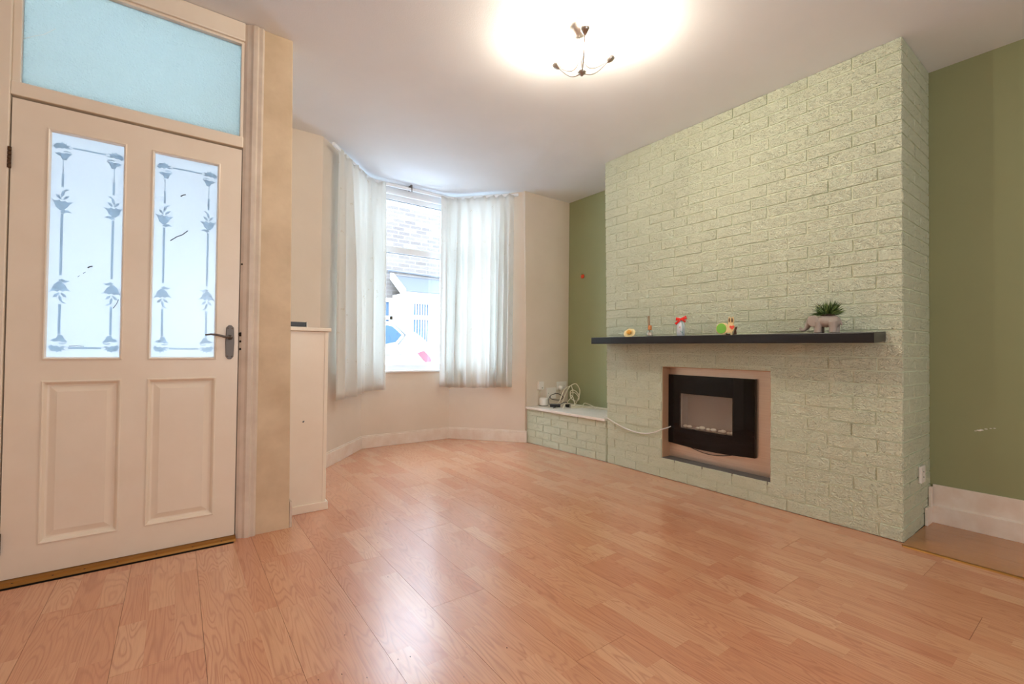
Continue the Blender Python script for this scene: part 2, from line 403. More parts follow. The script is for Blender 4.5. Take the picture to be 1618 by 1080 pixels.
def build_board(x0, x1, a, b, ymax, SW):
    vs, fs, cols, mi = [], [], [], []
    g = .0005
    for i in range(3):
        sx0, sx1 = x0+i*SW, x0+(i+1)*SW
        if sx0 >= XC: continue
        top = ymax(sx0, sx1); lo = a
        sx1c = min(sx1, XC)
        if sx0 > 2.95 and a < .71 and sx1 > 3.05: pass
        y = a - random.uniform(0, .38)
        while y < b:
            y2 = y+random.uniform(.30, .46); c0, c1 = max(y, a), min(y2, b, top); y = y2
            if c1-c0 < .003: continue
            xs1 = sx1c
            if sx1 > 3.055 and c0 < .70:                 # the room boards stop at the brass strip in front of the alcove
                if c1 > .715: segs = [(c0, .715, min(sx1c, 3.047)), (.715, c1, sx1c)]
                else: segs = [(c0, c1, min(sx1c, 3.047))]
            else: segs = [(c0, c1, xs1)]
            tone = (random.random(), random.random(), random.random())
            for q0, q1, xe in segs:
                if xe-sx0 < .004: continue
                o = len(vs)
                X0 = sx0+(g if i == 0 else 0); X1 = xe-(g if i == 2 else 0)
                Y0 = q0+(g if q0 == a else 0); Y1 = q1-(g if q1 == b else 0)
                vs += [(X0, Y0, 0), (X1, Y0, 0), (X1, Y1, 0), (X0, Y1, 0), (X0, Y0, -.008), (X1, Y0, -.008), (X1, Y1, -.008), (X0, Y1, -.008)]
                ff = [(0, 1, 2, 3)]
                if i == 0: ff.append((3, 7, 4, 0))
                if i == 2 or xe < sx1: ff.append((1, 5, 6, 2))
                if q0 <= a+1e-6: ff.append((0, 4, 5, 1))
                if q1 >= min(b, top)-1e-6: ff.append((2, 6, 7, 3))
                for f in ff: fs.append(tuple(j+o for j in f)); cols.append(tone)
    if not fs: return
    me = bpy.data.meshes.new('floor_board'); ox, oy = x0, a
    me.from_pydata([(v[0]-ox, v[1]-oy, v[2]) for v in vs], [], fs)
    at = me.color_attributes.new('strip', 'FLOAT_COLOR', 'CORNER')
    li = 0
    for f, c in zip(fs, cols):
        for _ in f: at.data[li].color = (*c, 1); li += 1
    me.materials.append(MATS['cherry_laminate'])
    o = bpy.data.objects.new('floor_board', me); COL.objects.link(o); o.parent = fl; o.location = (ox, oy, 0)
clip_boards()
# rest of the floor behind the camera, and the darker oak piece in the alcove
def plain_floor(name, x0, x1, y0, y1, z, mat, parent, w):
    x = x0
    while x < x1-.01:
        xe = min(x+w, x1); me = bpy.data.meshes.new(name)
        me.from_pydata([(0, 0, z), (xe-x-.001, 0, z), (xe-x-.001, y1-y0, z), (0, y1-y0, z), (0, 0, -.008), (xe-x-.001, 0, -.008), (xe-x-.001, y1-y0, -.008), (0, y1-y0, -.008)], [], [(0, 1, 2, 3), (0, 4, 5, 1), (1, 5, 6, 2), (2, 6, 7, 3), (3, 7, 4, 0)])
        at = me.color_attributes.new('strip', 'FLOAT_COLOR', 'CORNER'); c = (random.random(), random.random(), random.random(), 1)
        for d in at.data: d.color = c
        me.materials.append(MATS[mat]); o = bpy.data.objects.new(name, me); COL.objects.link(o); o.parent = parent; o.location = (x, y0, 0); x = xe
plain_floor('floor_board', -1.25, 3.047, -2.3, -.62, 0, 'cherry_laminate', fl, .24)
af = struct(MB().box(3.066, XA, -2.3, .72, -.008, .0005).build('floor_alcove', 'dark_gap'), 'honey oak laminate in the alcove', 'floor')
plain_floor('alcove_board', 3.068, XA, -2.3, .72, .004, 'oak_laminate', af, .2)
m = MB(); m.prism([(3.045, 0), (3.049, .006), (3.058, .008), (3.068, .006), (3.072, .002)], 'y', -2.3, .712)
tag(m.build('threshold_strip', 'brass_strip'), 'thin brass strip between the cherry boards and the oak alcove floor', 'threshold strip')

# ------------------------------------------------------------------ chimney breast
OY0, OY1, OZ0, OZ1 = 1.395, 2.222, .155, .876        # fire opening
YN = .722
cb = thing('chimney_breast', (3.38, 1.76, 0), 'chimney breast of rough bricks painted pale green', 'chimney breast')
xm = XC+.0045
def slab(m, y0, y1, z0, z1, far=False):
    ya, yb = (y1, y1) if not far else (yfar(z0)-.004, yfar(z1)-.004)
    m.hexa([(xm, y0, z0), (XA-.001, y0, z0), (XA-.001, ya, z0), (xm, ya, z0), (xm, y0, z1), (XA-.001, y0, z1), (XA-.001, yb, z1), (xm, yb, z1)])
m = MB(); slab(m, YN+.006, OY0, 0, H-.001); slab(m, OY1, 0, 0, H-.001, True); slab(m, OY0, OY1, 0, OZ0-.02); slab(m, OY0, OY1, OZ1, H-.001)
m.build('mortar_core', 'green_mortar_paint', cb)
rngb = random.Random(3)
def brick_mesh(L, h=CH-.006, d=.0085, hid='brick'):
    """front at x=0 pointing -x, spans y 0..L, z 0..h; crinkled face, softened edges"""
    me = bpy.data.meshes.new(hid); nu, nv = 4, 2; e = .0016; vs = []; fs = []
    for j in range(nv+1):
        for i in range(nu+1):
            y = e+(L-2*e)*i/nu; z = e+(h-2*e)*j/nv
            vs.append((rngb.uniform(-.0010, .0008), y+rngb.uniform(-.001, .001), z+rngb.uniform(-.0012, .0012)))
    I = lambda i, j: j*(nu+1)+i
    for j in range(nv):
        for i in range(nu): fs.append((I(i, j), I(i, j+1), I(i+1, j+1), I(i+1, j)))
    ring = [I(i, 0) for i in range(nu+1)]+[I(nu, j) for j in range(1, nv+1)]+[I(i, nv) for i in range(nu-1, -1, -1)]+[I(0, j) for j in range(nv-1, 0, -1)]
    o = len(vs)
    for k in ring:
        y, z = vs[k][1], vs[k][2]
        yy = 0 if y < e*2 else (L if y > L-e*2 else y); zz = 0 if z < e*2 else (h if z > h-e*2 else z)
        vs.append((d, yy+rngb.uniform(-.001, .001), zz+rngb.uniform(-.001, .001)))
    n = len(ring)
    for k in range(n): fs.append((ring[k], ring[(k+1) % n], o+(k+1) % n, o+k))
    me.from_pydata(vs, [], fs); me.materials.append(MATS['green_brick_paint'])
    return me
FULL = [brick_mesh(BW-.007) for _ in range(14)]
CACHE = {}
def piece(L):
    if abs(L-(BW-.007)) < .012: return rngb.choice(FULL), L/(BW-.007)
    key = round(L, 2)
    if key < .02: return None, 1
    if key not in CACHE: CACHE[key] = [brick_mesh(key) for _ in range(3)]
    return rngb.choice(CACHE[key]), L/key
bricks = []
for c in range(36):
    z0 = .002+c*CH
    if z0+CH > H+.004: hsc = (H-.001-z0)/(CH-.006)
    else: hsc = 1
    yf = yfar(z0+CH/2)-.002
    j = YN+(BW/2 if c % 2 == 0 else BW)-.002; y = YN+.003
    spans = []
    while y < yf-.012:
        e = min(j+rngb.uniform(-.008, .008), yf)
        if yf-e < .03: e = yf
        spans.append((y, e-.007 if e < yf else e)); y = e; j += BW
    zt = z0+CH-.006
    for a, b in spans:
        parts = [(a, b, z0, zt)]
        if zt > OZ0-.012 and z0 < OZ1:
            if z0 < OZ0-.012: z1n = OZ0; parts = [(a, b, z0, z1n)] if b > OY0 and a < OY1 else parts
            elif a < OY1 and b > OY0:
                parts = []
                if a < OY0-.02: parts.append((a, OY0, z0, zt))
                if b > OY1+.02: parts.append((OY1, b, z0, zt))
                if zt > OZ1+.012: parts.append((max(a, OY0), min(b, OY1), OZ1, zt))
        for p0, p1, q0, q1 in parts: bricks.append((p0, p1, q0, min(q1, H-.001)))
bricks = [b for b in bricks if b[1]-b[0] > .02 and b[3]-b[2] > .015]
# the 300 that show largest are parts; the least visible ones (small, far and high) are one stuff part
def shown(b): return (b[1]-b[0])*(b[3]-b[2])/((b[0]*.6+2)**2+(abs(b[2]-1))**2*.3)
bricks.sort(key=shown, reverse=True)
print('BRICKS', len(bricks))
base = ORG[cb.name]
rest = bmesh.new()
for i, (a, b, z0, z1) in enumerate(bricks):
    me, sy = piece(b-a)
    if me is None: continue
    loc = Vector((XC-.002+rngb.uniform(-.0022, .0022), a, z0)); sz = (z1-z0)/(CH-.006)
    if i < 300:
        o = bpy.data.objects.new('brick', me); COL.objects.link(o); o.parent = cb; o.location = loc-base; o.scale = (1, sy, sz)
        o.rotation_euler = (rngb.uniform(-.004, .004), 0, rngb.uniform(-.008, .008))
    else:
        t_ = me.copy(); t_.transform(Matrix.Translation(loc-base) @ Matrix.Diagonal((1, sy, sz, 1))); rest.from_mesh(t_); bpy.data.meshes.remove(t_)
# side of the breast, facing the alcove in front
rs = []
for c in range(36):
    z0 = .002+c*CH; x = XC+.002; e = XC+(BW if c % 2 == 0 else BW/2)
    while x < XA-.02:
        e2 = min(e, XA-.002)
        me = brick_mesh(e2-x-.008)
        M = Matrix.Translation(Vector((x, YN+.001+rngb.uniform(-.001, .001), z0))-base) @ Matrix(((0, 1, 0, 0), (1, 0, 0, 0), (0, 0, 1, 0), (0, 0, 0, 1)))
        sz = min(1, (H-.001-z0)/(CH-.006)); M = M @ Matrix.Diagonal((1, 1, sz, 1))
        me.transform(M); me.flip_normals(); rest.from_mesh(me); bpy.data.meshes.remove(me); x = e2; e += BW
me = bpy.data.meshes.new('brickwork'); rest.to_mesh(me); rest.free(); me.materials.clear(); me.materials.append(MATS['green_brick_paint'])
o = bpy.data.objects.new('brickwork', me); COL.objects.link(o); o.parent = cb; tag(o, kind='stuff')

# plinth in the far alcove: low brick front with a white top board
pl = thing('brick_plinth', (3.35, 3.33, 0), 'low pale green brick plinth with white top beside the bay wall', 'plinth')
PA, PB = Vector((3.052, YF-.002)), Vector((3.118, 2.802))      # front line, from the bay wall to the breast
m = MB(); q = [(PA.x+.006, PA.y), (XA-.001, PA.y), (XA-.001, 2.845), (PB.x+.006, 2.845)]
q[3] = (PB.x+.006, 2.800); q[2] = (XA-.001, 2.800)
m.prism(q, 'z', 0, .362); m.build('mortar_core', 'green_mortar_paint', pl)
pb = ORG[pl.name]; L = (PB-PA).length; u = (PB-PA).normalized(); ang = math.atan2(-u.x, u.y)+PI
for c in range(5):
    z0 = .002+c*CH; h = CH-.006 if c < 4 else .362-z0
    s0 = .003; j = BW*(.5 if c % 2 else 1.0)+.03
    while s0 < L-.02:
        e = min(j+rngb.uniform(-.01, .01), L)
        if L-e < .03: e = L
        ln = e-s0-(.007 if e < L else 0); me, sy = piece(ln)
        if me:
            # local +y of the brick runs from B towards A
            p = PB-u*(L-e+(.007 if e < L else 0))
            o = bpy.data.objects.new('brick', me); COL.objects.link(o); o.parent = pl
            o.location = Vector((p.x-.002+rngb.uniform(-.0015, .0015), p.y, z0))-pb; o.rotation_euler = (0, 0, ang); o.scale = (1, sy, h/(CH-.006))
        s0 = e; j += BW
m = MB(); m.prism([(3.030, YF-.002), (XA-.001, YF-.002), (XA-.001, 2.803), (3.096, 2.803)], 'z', .363, .387)
m.build('top_board', 'white_gloss', pl, .003)

# ------------------------------------------------------------------ electric fire in its recess
fr = thing('electric_fire', (3.24, 1.81, .155), 'black glass electric fire in a copper coloured brushed metal surround', 'electric fire')
XP = 3.222
WY0, WY1, WZ0, WZ1 = 1.69, 2.115, .40, .668
m = MB()
m.box(XP, XP+.008, OY0+.001, WY0, OZ0+.002, OZ1-.001); m.box(XP, XP+.008, WY1, OY1-.001, OZ0+.002, OZ1-.001)
m.box(XP, XP+.008, WY0, WY1, OZ0+.002, WZ0); m.box(XP, XP+.008, WY0, WY1, WZ1, OZ1-.001)
m.build('surround_plate', 'brushed_copper', fr)
m = MB()
m.box(XC+.012, XP, OY1-.006, OY1-.001, OZ0+.002, OZ1-.001); m.box(XC+.012, XP, OY0+.001, OY0+.006, OZ0+.002, OZ1-.001); m.box(XC+.012, XP, OY0+.006, OY1-.006, OZ1-.006, OZ1-.001)
m.build('recess_lining', 'lining_tan', fr)
m = MB(); m.box(XC+.004, XP, OY0+.001, OY1-.001, OZ0-.019, OZ0+.002); m.build('ledge', 'slate_ledge', fr, .002)
m = MB(); GY0, GY1, GZ0, GZ1 = 1.533, 2.212, .272, .812; gx0, gx1 = XP-.028, XP-.002
bot = [(GY0+(GY1-GY0)*i/16, GZ0-.016*math.sin(PI*i/16)) for i in range(17)]
m.prism([(GY0, WZ0)]+[(GY0, GZ0)]+bot[1:-1]+[(GY1, GZ0), (GY1, WZ0)], 'x', gx0, gx1)
m.box(gx0, gx1, GY0, GY1, WZ1, GZ1); m.box(gx0, gx1, GY0, WY0, WZ0, WZ1); m.box(gx0, gx1, WY1, GY1, WZ0, WZ1)
m.build('front_glass', 'black_glass', fr)
m = MB(); xb = XP+.09
m.box(xb, xb+.006, WY0, WY1, WZ0-.03, WZ1); m.box(XP+.008, xb, WY0-.006, WY0, WZ0-.03, WZ1); m.box(XP+.008, xb, WY1, WY1+.006, WZ0-.03, WZ1)
m.box(XP+.008, xb, WY0, WY1, WZ1, WZ1+.006); m.box(XP-.001, xb, WY0, WY1, WZ0-.006, WZ0)
m.build('flame_box', 'fire_inside', fr)
MB().box(gx0+.004, gx0+.006, WY0, WY1, WZ0, WZ1).build('viewing_pane', 'clear_glass', fr)
m = MB()
for i in range(14): m.ell((gx0+.012, WY1-.012, WZ0+.012+i*.0098), (.002, .0025, .0025), 6, 4)
m.build('light_strip', 'led_white', fr)
for dy, dz, r in [(.405, 0, .018), (.365, 0, .020), (.295, -.002, .016), (.265, .006, .024), (.215, 0, .018), (.170, .003, .022), (.125, 0, .015), (.098, .004, .021), (.062, .006, .012), (.048, 0, .014), (.022, .002, .018)]:
    MB().ell((XP+.022+random.uniform(-.01, .02), WY0+dy, WZ0+r*.55), (r*.9, r, r*.6), 12, 7).build('pebble', 'pebble_cream', fr)
m = MB(); m.tube(arc(lambda t: (XP-.012, 2.06-.39*t, .268-.036*math.sin(PI*t)), 20), .0028, 6); m.build('hanging_wire', 'black_plastic', fr)

# ------------------------------------------------------------------ mantel shelf
sh = MB(); tilt = .055
c = []
for z in (1.053, 1.108):
    for x, y in ((2.915, .795), (3.108, .795), (3.108, 2.800), (2.915, 2.800)): c.append((x, y, z+(x-2.915)*tilt))
sh.hexa(c); tag(sh.build('mantel_shelf', 'black_shelf', bevel=.002), 'long black floating shelf on the painted brick breast', 'shelf')
def ztop(x): return 1.108+(x-2.915)*tilt

# ------------------------------------------------------------------ alcove skirting
def base_profile(y0, y1, x): # two step skirting along y
    m = MB(); m.prism([(x, 0), (x, .225), (x-.010, .225), (x-.012, .110), (x-.026, .104), (x-.026, 0)], 'y', y0, y1); return m
struct(base_profile(-2.3, YN-.012, XA-.001).build('baseboard_right', 'skirting_paint', bevel=.002), 'tall white two step skirting in the alcove', 'skirting')
m = MB(); m.prism([(XA-.21, 0), (XA-.027, 0), (XA-.027, .225), (XA-.12, .215), (XA-.19, .11)], 'y', YN-.016, YN-.002)
m = MB(); m.box(XA-.060, XA-.027, YN-.016, YN-.002, .004, .215); m.box(XA-.14, XA-.060, YN-.016, YN-.002, .004, .105)
struct(m.build('trim_2', 'skirting_paint', bevel=.002), 'short return of white skirting at the foot of the breast', 'skirting')
bp_ = thing('blanking_plate', (3.43, YN-.004, .315), 'small white blank plate low on the side of the breast', 'wall plate')
MB().box(3.385, 3.47, YN-.015, YN-.001, .268, .362).build('plate', 'white_plastic', bp_, .004)
m = MB()
for z in (.30, .33): m.lathe([(.004, 0), (.004, .002)], (3.43, YN-.015, z), 8, (0, -1, 0))
m.build('screw', 'aged_metal', bp_)

# ------------------------------------------------------------------ door wall
NB = MB()
NB.hexa([(.350, YD-.004, -.01), (.519, YD-.004, -.01), (.519, YD+.10, -.01), (.350, YD+.10, -.01), (.350, YD-.004, H), (.492, YD-.004, H), (.492, YD+.10, H), (.350, YD+.10, H)])
struct(NB.build('wall_nib', 'nib_plaster', bevel=.004), 'narrow plaster nib between door frame and boxed cupboard', 'wall')
struct(MB().box(-1.25, -.69, YD-.004, YD+.10, -.01, H).build('wall_door_side', 'magnolia_wall'), 'magnolia wall beside the door hinges', 'wall')
struct(MB().box(.395, .495, YD+.10, YF, -.01, H).build('wall_porch', 'magnolia_wall'), 'porch partition behind the nib', 'wall')
struct(MB().box(-1.25, -.80, YF, YF+.1, -.01, H).box(.25, .395, YF, YF+.1, -.01, H).box(-.80, .25, YF, YF+.1, 2.55, H).box(-.80, .25, YF, YF+.1, -.01, .25).build('wall_porch_front', 'magnolia_wall'), 'unseen outer porch wall, its bare opening sized to light the door panes', 'wall')  # unseen wall added to limit the daylight reaching the door panes and transom
# frame: jambs, rail between door and transom light, head, stepped architrave
ft = thing('trim_3', (-.15, YD, 0), 'cream painted door frame with stepped architrave', 'door frame', kind='structure')
m = MB(); m.box(-.69, -.578, YD-.012, YD+.09, 0, H-.002); m.build('hinge_jamb', 'cream_gloss', ft, .004)
m = MB()
m.prism([(.262, YD+.09), (.262, YD+.004), (.274, YD-.006), (.290, YD-.012), (.300, YD-.022), (.318, YD-.024), (.326, YD-.016), (.342, YD-.020), (.352, YD-.012), (.357, YD+.02), (.357, YD+.09)], 'z', 0, H-.002)
m.build('latch_jamb', 'jamb_paint', ft)
m = MB(); m.box(-.578, .262, YD-.008, YD+.08, 2.042, 2.100); m.build('frame_rail', 'cream_gloss', ft, .004)
m = MB(); m.box(-.578, .262, YD-.008, YD+.08, 2.607, H-.002); m.build('frame_head', 'cream_gloss', ft, .004)
m = MB()
for a, b, c_, d_ in ((-.578, -.552, 2.100, 2.607), (.247, .262, 2.100, 2.607), (-.552, .247, 2.594, 2.607)): m.box(a, b, YD+.004, YD+.05, c_, d_)
m.build('glazing_bead', 'cream_gloss', ft, .003)
tl_ = MB().box(-.552, .247, YD+.028, YD+.034, 2.100, 2.594).build('transom_glass', 'textured_glass', ft)
m = MB(); m.tube([(-.552, YD+.026, 2.30), (-.52, YD+.026, 2.325), (-.49, YD+.026, 2.345), (-.455, YD+.026, 2.385)], .0012, 5); m.build('glass_crack', 'white_plastic', ft)
m = MB()
for z, r in ((1.062, .011), (1.025, .006), (.985, .006), (1.43, .005)): m.lathe([(r, 0), (r, .003)], (.268, YD-.001, z), 8, (0, -1, 0))
m.build('keep_hole', 'dark_gap', ft)
m = MB(); m.box(-.578, .262, YD+.044, YD+.06, 2.015, 2.045); m.box(.246, .262, YD+.044, YD+.06, .02, 2.015); m.box(-.578, -.562, YD+.044, YD+.06, .02, 2.015); m.build('door_stop', 'white_gloss', ft)
# door leaf
dr = thing('door_1', (-.572, YD, .02), 'cream panelled inner door with two etched frosted panes', 'door', kind='structure')
DX = [-.573, -.466, -.203, -.111, .164, .2575]; DZ = [.022, .145, .842, .932, 1.934, 2.031]; DT = .042
m = MB()
y0, y1 = YD, YD+DT
m.box(DX[0], DX[1], y0, y1, DZ[0], DZ[5]); m.box(DX[2], DX[3], y0, y1, DZ[0], DZ[5]); m.box(DX[4], DX[5], y0, y1, DZ[0], DZ[5])
for a, b in ((DX[1], DX[2]), (DX[3], DX[4])):
    m.box(a, b, y0, y1, DZ[0], DZ[1]); m.box(a, b, y0, y1, DZ[2], DZ[3]); m.box(a, b, y0, y1, DZ[4], DZ[5])
m.build('door_leaf', 'cream_gloss', dr)
def ring(m, x0, x1, z0, z1, prof):
    """mitred moulding round a rectangle; prof: (inset, y)"""
    n = len(prof); vs = []
    for ins, y in prof: vs += [(x0+ins, y, z0+ins), (x1-ins, y, z0+ins), (x1-ins, y, z1-ins), (x0+ins, y, z1-ins)]
    fs = [(i*4+k, i*4+(k+1) % 4, (i+1)*4+(k+1) % 4, (i+1)*4+k) for i in range(n-1) for k in range(4)]
    m.add(vs, fs); return m
for a, b in ((DX[1], DX[2]), (DX[3], DX[4])):
    ring(MB(), a, b, DZ[3], DZ[4], [(0, y0), (0, y0-.004), (.004, y0-.006), (.008, y0-.003), (.012, y0+.012)]).build('glass_bead', 'cream_gloss', dr)
    pn = ring(MB(), a, b, DZ[1], DZ[2], [(0, y0), (0, y0-.003), (.005, y0-.005), (.010, y0-.002), (.018, y0+.012), (.024, y0+.013), (.026, y0+.013), (.050, y0+.004)])
    pn.add([(a+.050, y0+.004, DZ[1]+.050), (b-.050, y0+.004, DZ[1]+.050), (b-.050, y0+.004, DZ[2]-.050), (a+.050, y0+.004, DZ[2]-.050)], [(0, 1, 2, 3)])
    pn.box(a+.001, b-.001, y0+.018, y0+.03, DZ[1]+.001, DZ[2]-.001)
    pn.build('panel', 'cream_gloss', dr, weld=True)
# etched flowers: flat motifs standing a hair proud of the frosted pane
def motif(m, cx, cz, s, flip=1, mir=1, y=0):
    def P(pts): m.prism([(cx+mir*a*s, cz+flip*b*s) for a, b in pts], 'y', y, y-.0008)
    P([(-1, 1.05), (-.72, .82), (-.45, .80), (-.25, .95), (-.05, .72), (.25, .90), (.45, .72), (1.0, .82), (.62, .45), (.45, .05), (.1, -.3), (-.2, -.35), (-.55, .0), (-.72, .5)])   # tulip head
    P([(.0, -.3), (.5, -.25), (.85, -.5), (.45, -.52), (.15, -.7), (-.2, -.55)])          # leaf below
    P([(-.1, .95), (-.5, 1.25), (-.62, 1.6), (-.3, 1.5), (-.1, 1.2)]); P([(.1, .95), (.45, 1.2), (.62, 1.55), (.3, 1.45), (.1, 1.25)])
    P([(-.1, 1.25), (.15, 1.55), (.2, 2.0), (.6, 2.3), (.3, 2.3), (-.05, 2.0), (-.15, 1.6)])
def corner(m, cx, cz, s, flip=1, mir=1, y=0):
    def P(pts): m.prism([(cx+mir*a*s, cz+flip*b*s) for a, b in pts], 'y', y, y-.0008)
    P([(-1.1, .2), (-.8, .75), (-.3, .85), (-.2, 1.05), (.1, .8), (.35, .95), (.3, .6), (.8, .7), (.45, .35), (.9, .15), (.4, .05), (.1, .2), (-.2, 0), (-.5, .1), (-.8, -.15)])
    P([(-.9, -.75), (-.5, -.55), (0, -.65), (.4, -.5), (.95, -.55), (.6, -.95), (.35, -1.55), (-.1, -1.6), (-.3, -1.1), (-.6, -1.0)])
    P([(.0, -.45), (.5, -.35), (.9, -.5), (.75, -.3), (.4, -.18), (0, -.25)])
for a, b in ((DX[1], DX[2]), (DX[3], DX[4])):
    yp = y0+.016
    g = MB().box(a, b, yp, yp+.006, DZ[3], DZ[4]).build('glass_pane', 'frosted_glass', dr)
    m = MB(); w = b-a; xl, xr = a+w*.185, a+w*.83; zt, zb = DZ[4]-.075, DZ[3]+.062; yy = yp-.0002
    for x, mir in ((xl, 1), (xr, -1)):
        corner(m, x, zt, .030, 1, mir, yy); corner(m, x, zb, .030, -1, mir, yy)
        motif(m, x, 1.60, .036, 1, mir, yy); motif(m, x, 1.262, .036, -1, mir, yy)
        m.box(x-.0045, x+.0045, yy-.0008, yy, 1.302, 1.572); m.box(x-.0015, x+.0015, yy-.0008, yy, 1.752, zt-.05)
        m.box(x-.0045, x+.0045, yy-.0008, yy, zb+.05, 1.175); m.box(x-.0040, x+.0040, yy-.0008, yy, 1.690, 1.75)
    m.box(xl+.03, xr-.03, yy-.0008, yy, zt+.008, zt+.015); m.box(xl+.03, xr-.03, yy-.0008, yy, zb-.014, zb-.006)
    m.build('etched_pattern', 'etched_glass', g)
    m = MB()
    if a < -.3:
        m.tube([(-.330, yy, 1.345), (-.322, yy, 1.352), (-.314, yy, 1.354)], .0026, 5); m.tube([(-.345, yy, 1.318), (-.336, yy, 1.326)], .001, 5); m.tube([(-.362, yy, 1.30), (-.356, yy, 1.307)], .001, 5)
        m.tube([(-.240, yy, 1.168), (-.228, yy, 1.19), (-.222, yy, 1.21)], .0014, 5); m.tube([(-.385, yy, .992), (-.36, yy, .994), (-.335, yy, .991)], .0012, 5)
    else:
        m.tube([(.002, yy, 1.737), (.012, yy, 1.746), (.022, yy, 1.750)], .0024, 5)
        m.tube([(-.035, yy, 1.512), (-.01, yy, 1.535), (.012, yy, 1.548), (.034, yy, 1.572)], .0022, 5)
    m.build('scratch_mark', 'seal_grey', g)
# latch handle on its back plate
hp = MB(); cx, cz = .2205, 1.020
hp.prism([(cx-.017, cz-.075), (cx-.006, cz-.088), (cx+.006, cz-.088), (cx+.017, cz-.075), (cx+.020, cz), (cx+.017, cz+.075), (cx+.006, cz+.088), (cx-.006, cz+.088), (cx-.017, cz+.075), (cx-.020, cz)], 'y', YD, YD-.006)
hd = hp.build('handle_plate', 'aged_metal', dr, .002)
m = MB(); m.lathe([(.013, 0), (.012, .012), (.008, .02), (.008, .05), (.0, .052)], (cx, YD-.006, 1.045), 14, (0, -1, 0))
m.tube([(cx, YD-.050, 1.045), (cx-.03, YD-.052, 1.048), (cx-.06, YD-.050, 1.056), (cx-.085, YD-.048, 1.058), (cx-.108, YD-.050, 1.054)], [.007, .006, .0055, .005, .004], 10)
m.build('lever', 'aged_metal', hd)
m = MB()
for dx in (-.009, .009):
    for dz in (-.072, .072): m.lathe([(.003, 0), (.002, .0015)], (cx+dx, YD-.006, cz+dz), 8, (0, -1, 0))
m.build('screw', 'rusty_hinge', hd)
for z in (1.775, .175):
    m = MB()
    for k in range(5): m.lathe([(.0065, z-.045+k*.018), (.0065, z-.045+k*.018+.016)], (-.5755, YD-.010, 0), 8)
    m.build('hinge', 'rusty_hinge', dr)
m = MB(); m.prism([(YD-.034, 0), (YD-.032, .010), (YD-.020, .016), (YD+.0, .020), (YD+.03, .020), (YD+.03, 0)], 'x', -.578, .262)
ts = tag(m.build('threshold_strip', 'brass_strip'), 'brass threshold strip at the foot of the panelled door', 'threshold strip')
m = MB()
for x in (-.53, -.41, -.31, -.2, -.06, .08, .2): m.ell((x, YD-.027, .0125), (.004, .004, .0015), 8, 4)
m.build('screw', 'rusty_hinge', ts)

# ------------------------------------------------------------------ boxed cupboard beyond the nib, with its ledge
bx = thing('boxed_cupboard', (.64, 2.97, 0), 'waist-high cream boxed cupboard with a thin ledge beyond the nib', 'cupboard')
m = MB(); m.box(.497, .757, 2.967, YF-.004, 0, 1.094); m.build('side_panel', 'cream_gloss', bx, .002)
m = MB(); m.box(.738, .759, 2.963, 2.967, .05, 1.094); m.build('corner_bead', 'cream_gloss', bx, .0015)
m = MB(); m.box(.497, .775, 2.950, YF-.004, 1.095, 1.118); m.build('ledge', 'cream_gloss', bx, .005)
m = MB(); m.box(.497, .770, 2.952, 2.966, 0, .050); m.box(.758, .770, 2.966, YF-.03, 0, .05); m.build('skirting', 'cream_gloss', bx, .003)
m = MB(); m.tube([(.62, 2.9665, .545), (.628, 2.9665, .553)], .004, 6); m.build('paint_chip', 'seal_grey', bx)
rt = thing('black_router', (.585, 3.02, 1.119), 'small black box with white rim lying on the cupboard ledge', 'electronic box')
m = MB(); m.box(.525, .640, 2.985, 3.09, 1.119, 1.122); m.box(.636, .640, 2.985, 3.09, 1.122, 1.152); m.build('rim', 'white_plastic', rt)
MB().box(.525, .634, 2.988, 3.088, 1.1235, 1.151).build('body', 'black_plastic', rt, .003)
# short chipped trim at the foot of the nib
struct(MB().box(.5195, .532, YD+.0, YD+.09, 0, .14).build('trim_4', 'jamb_paint', bevel=.002), 'short chipped white trim at the foot of the nib', 'trim')

# ------------------------------------------------------------------ curtain track and curtains
def off(p, a, b, d):
    u = (b-a).normalized(); n = Vector((-u.y, u.x)); return p-n*d
def isect(p, d, q, e):
    k = d.x*e.y-d.y*e.x; t_ = ((q.x-p.x)*e.y-(q.y-p.y)*e.x)/k; return p+d*t_
D = .075
a0 = off(B0, B0, B1, D); a1 = isect(off(B0, B0, B1, D), B1-B0, off(B1, B1, B2, D), B2-B1); a2 = isect(off(B1, B1, B2, D), B2-B1, off(B3, B2, B3, D), B3-B2); a3 = off(B3, B2, B3, D)
a0 = a0+(B1-B0).normalized()*.02; a3 = a3-(B3-B2).normalized()*.085
def round_path(pts, r=.14, n=7):
    out = [pts[0]]
    for i in range(1, len(pts)-1):
        p, q, s = pts[i-1], pts[i], pts[i+1]; A = q+(p-q).normalized()*r; C = q+(s-q).normalized()*r
        for k in range(n+1):
            t_ = k/n; out.append(A*(1-t_)**2+q*2*t_*(1-t_)+C*t_*t_)
    out.append(pts[-1]); return out
TP = round_path([a0, a1, a2, a3])
tr = thing('curtain_track', (a1.x, a1.y, 2.66), 'white curtain track following the bay ceiling', 'curtain track')
m = MB()
prof = [(-.009, 0), (.009, 0), (.009, .026), (-.009, .026)]
vs = []; 
for i, p in enumerate(TP):
    d = (TP[min(i+1, len(TP)-1)]-TP[max(i-1, 0)]).normalized(); n_ = Vector((-d.y, d.x))
    for a, z in prof: q_ = p+n_*a; vs.append((q_.x, q_.y, 2.640+z))
fs = [(i*4+k, i*4+(k+1) % 4, (i+1)*4+(k+1) % 4, (i+1)*4+k) for i in range(len(TP)-1) for k in range(4)]+[(3, 2, 1, 0), tuple((len(TP)-1)*4+k for k in range(4))]
m.add(vs, fs); m.build('rail', 'upvc_white', tr)
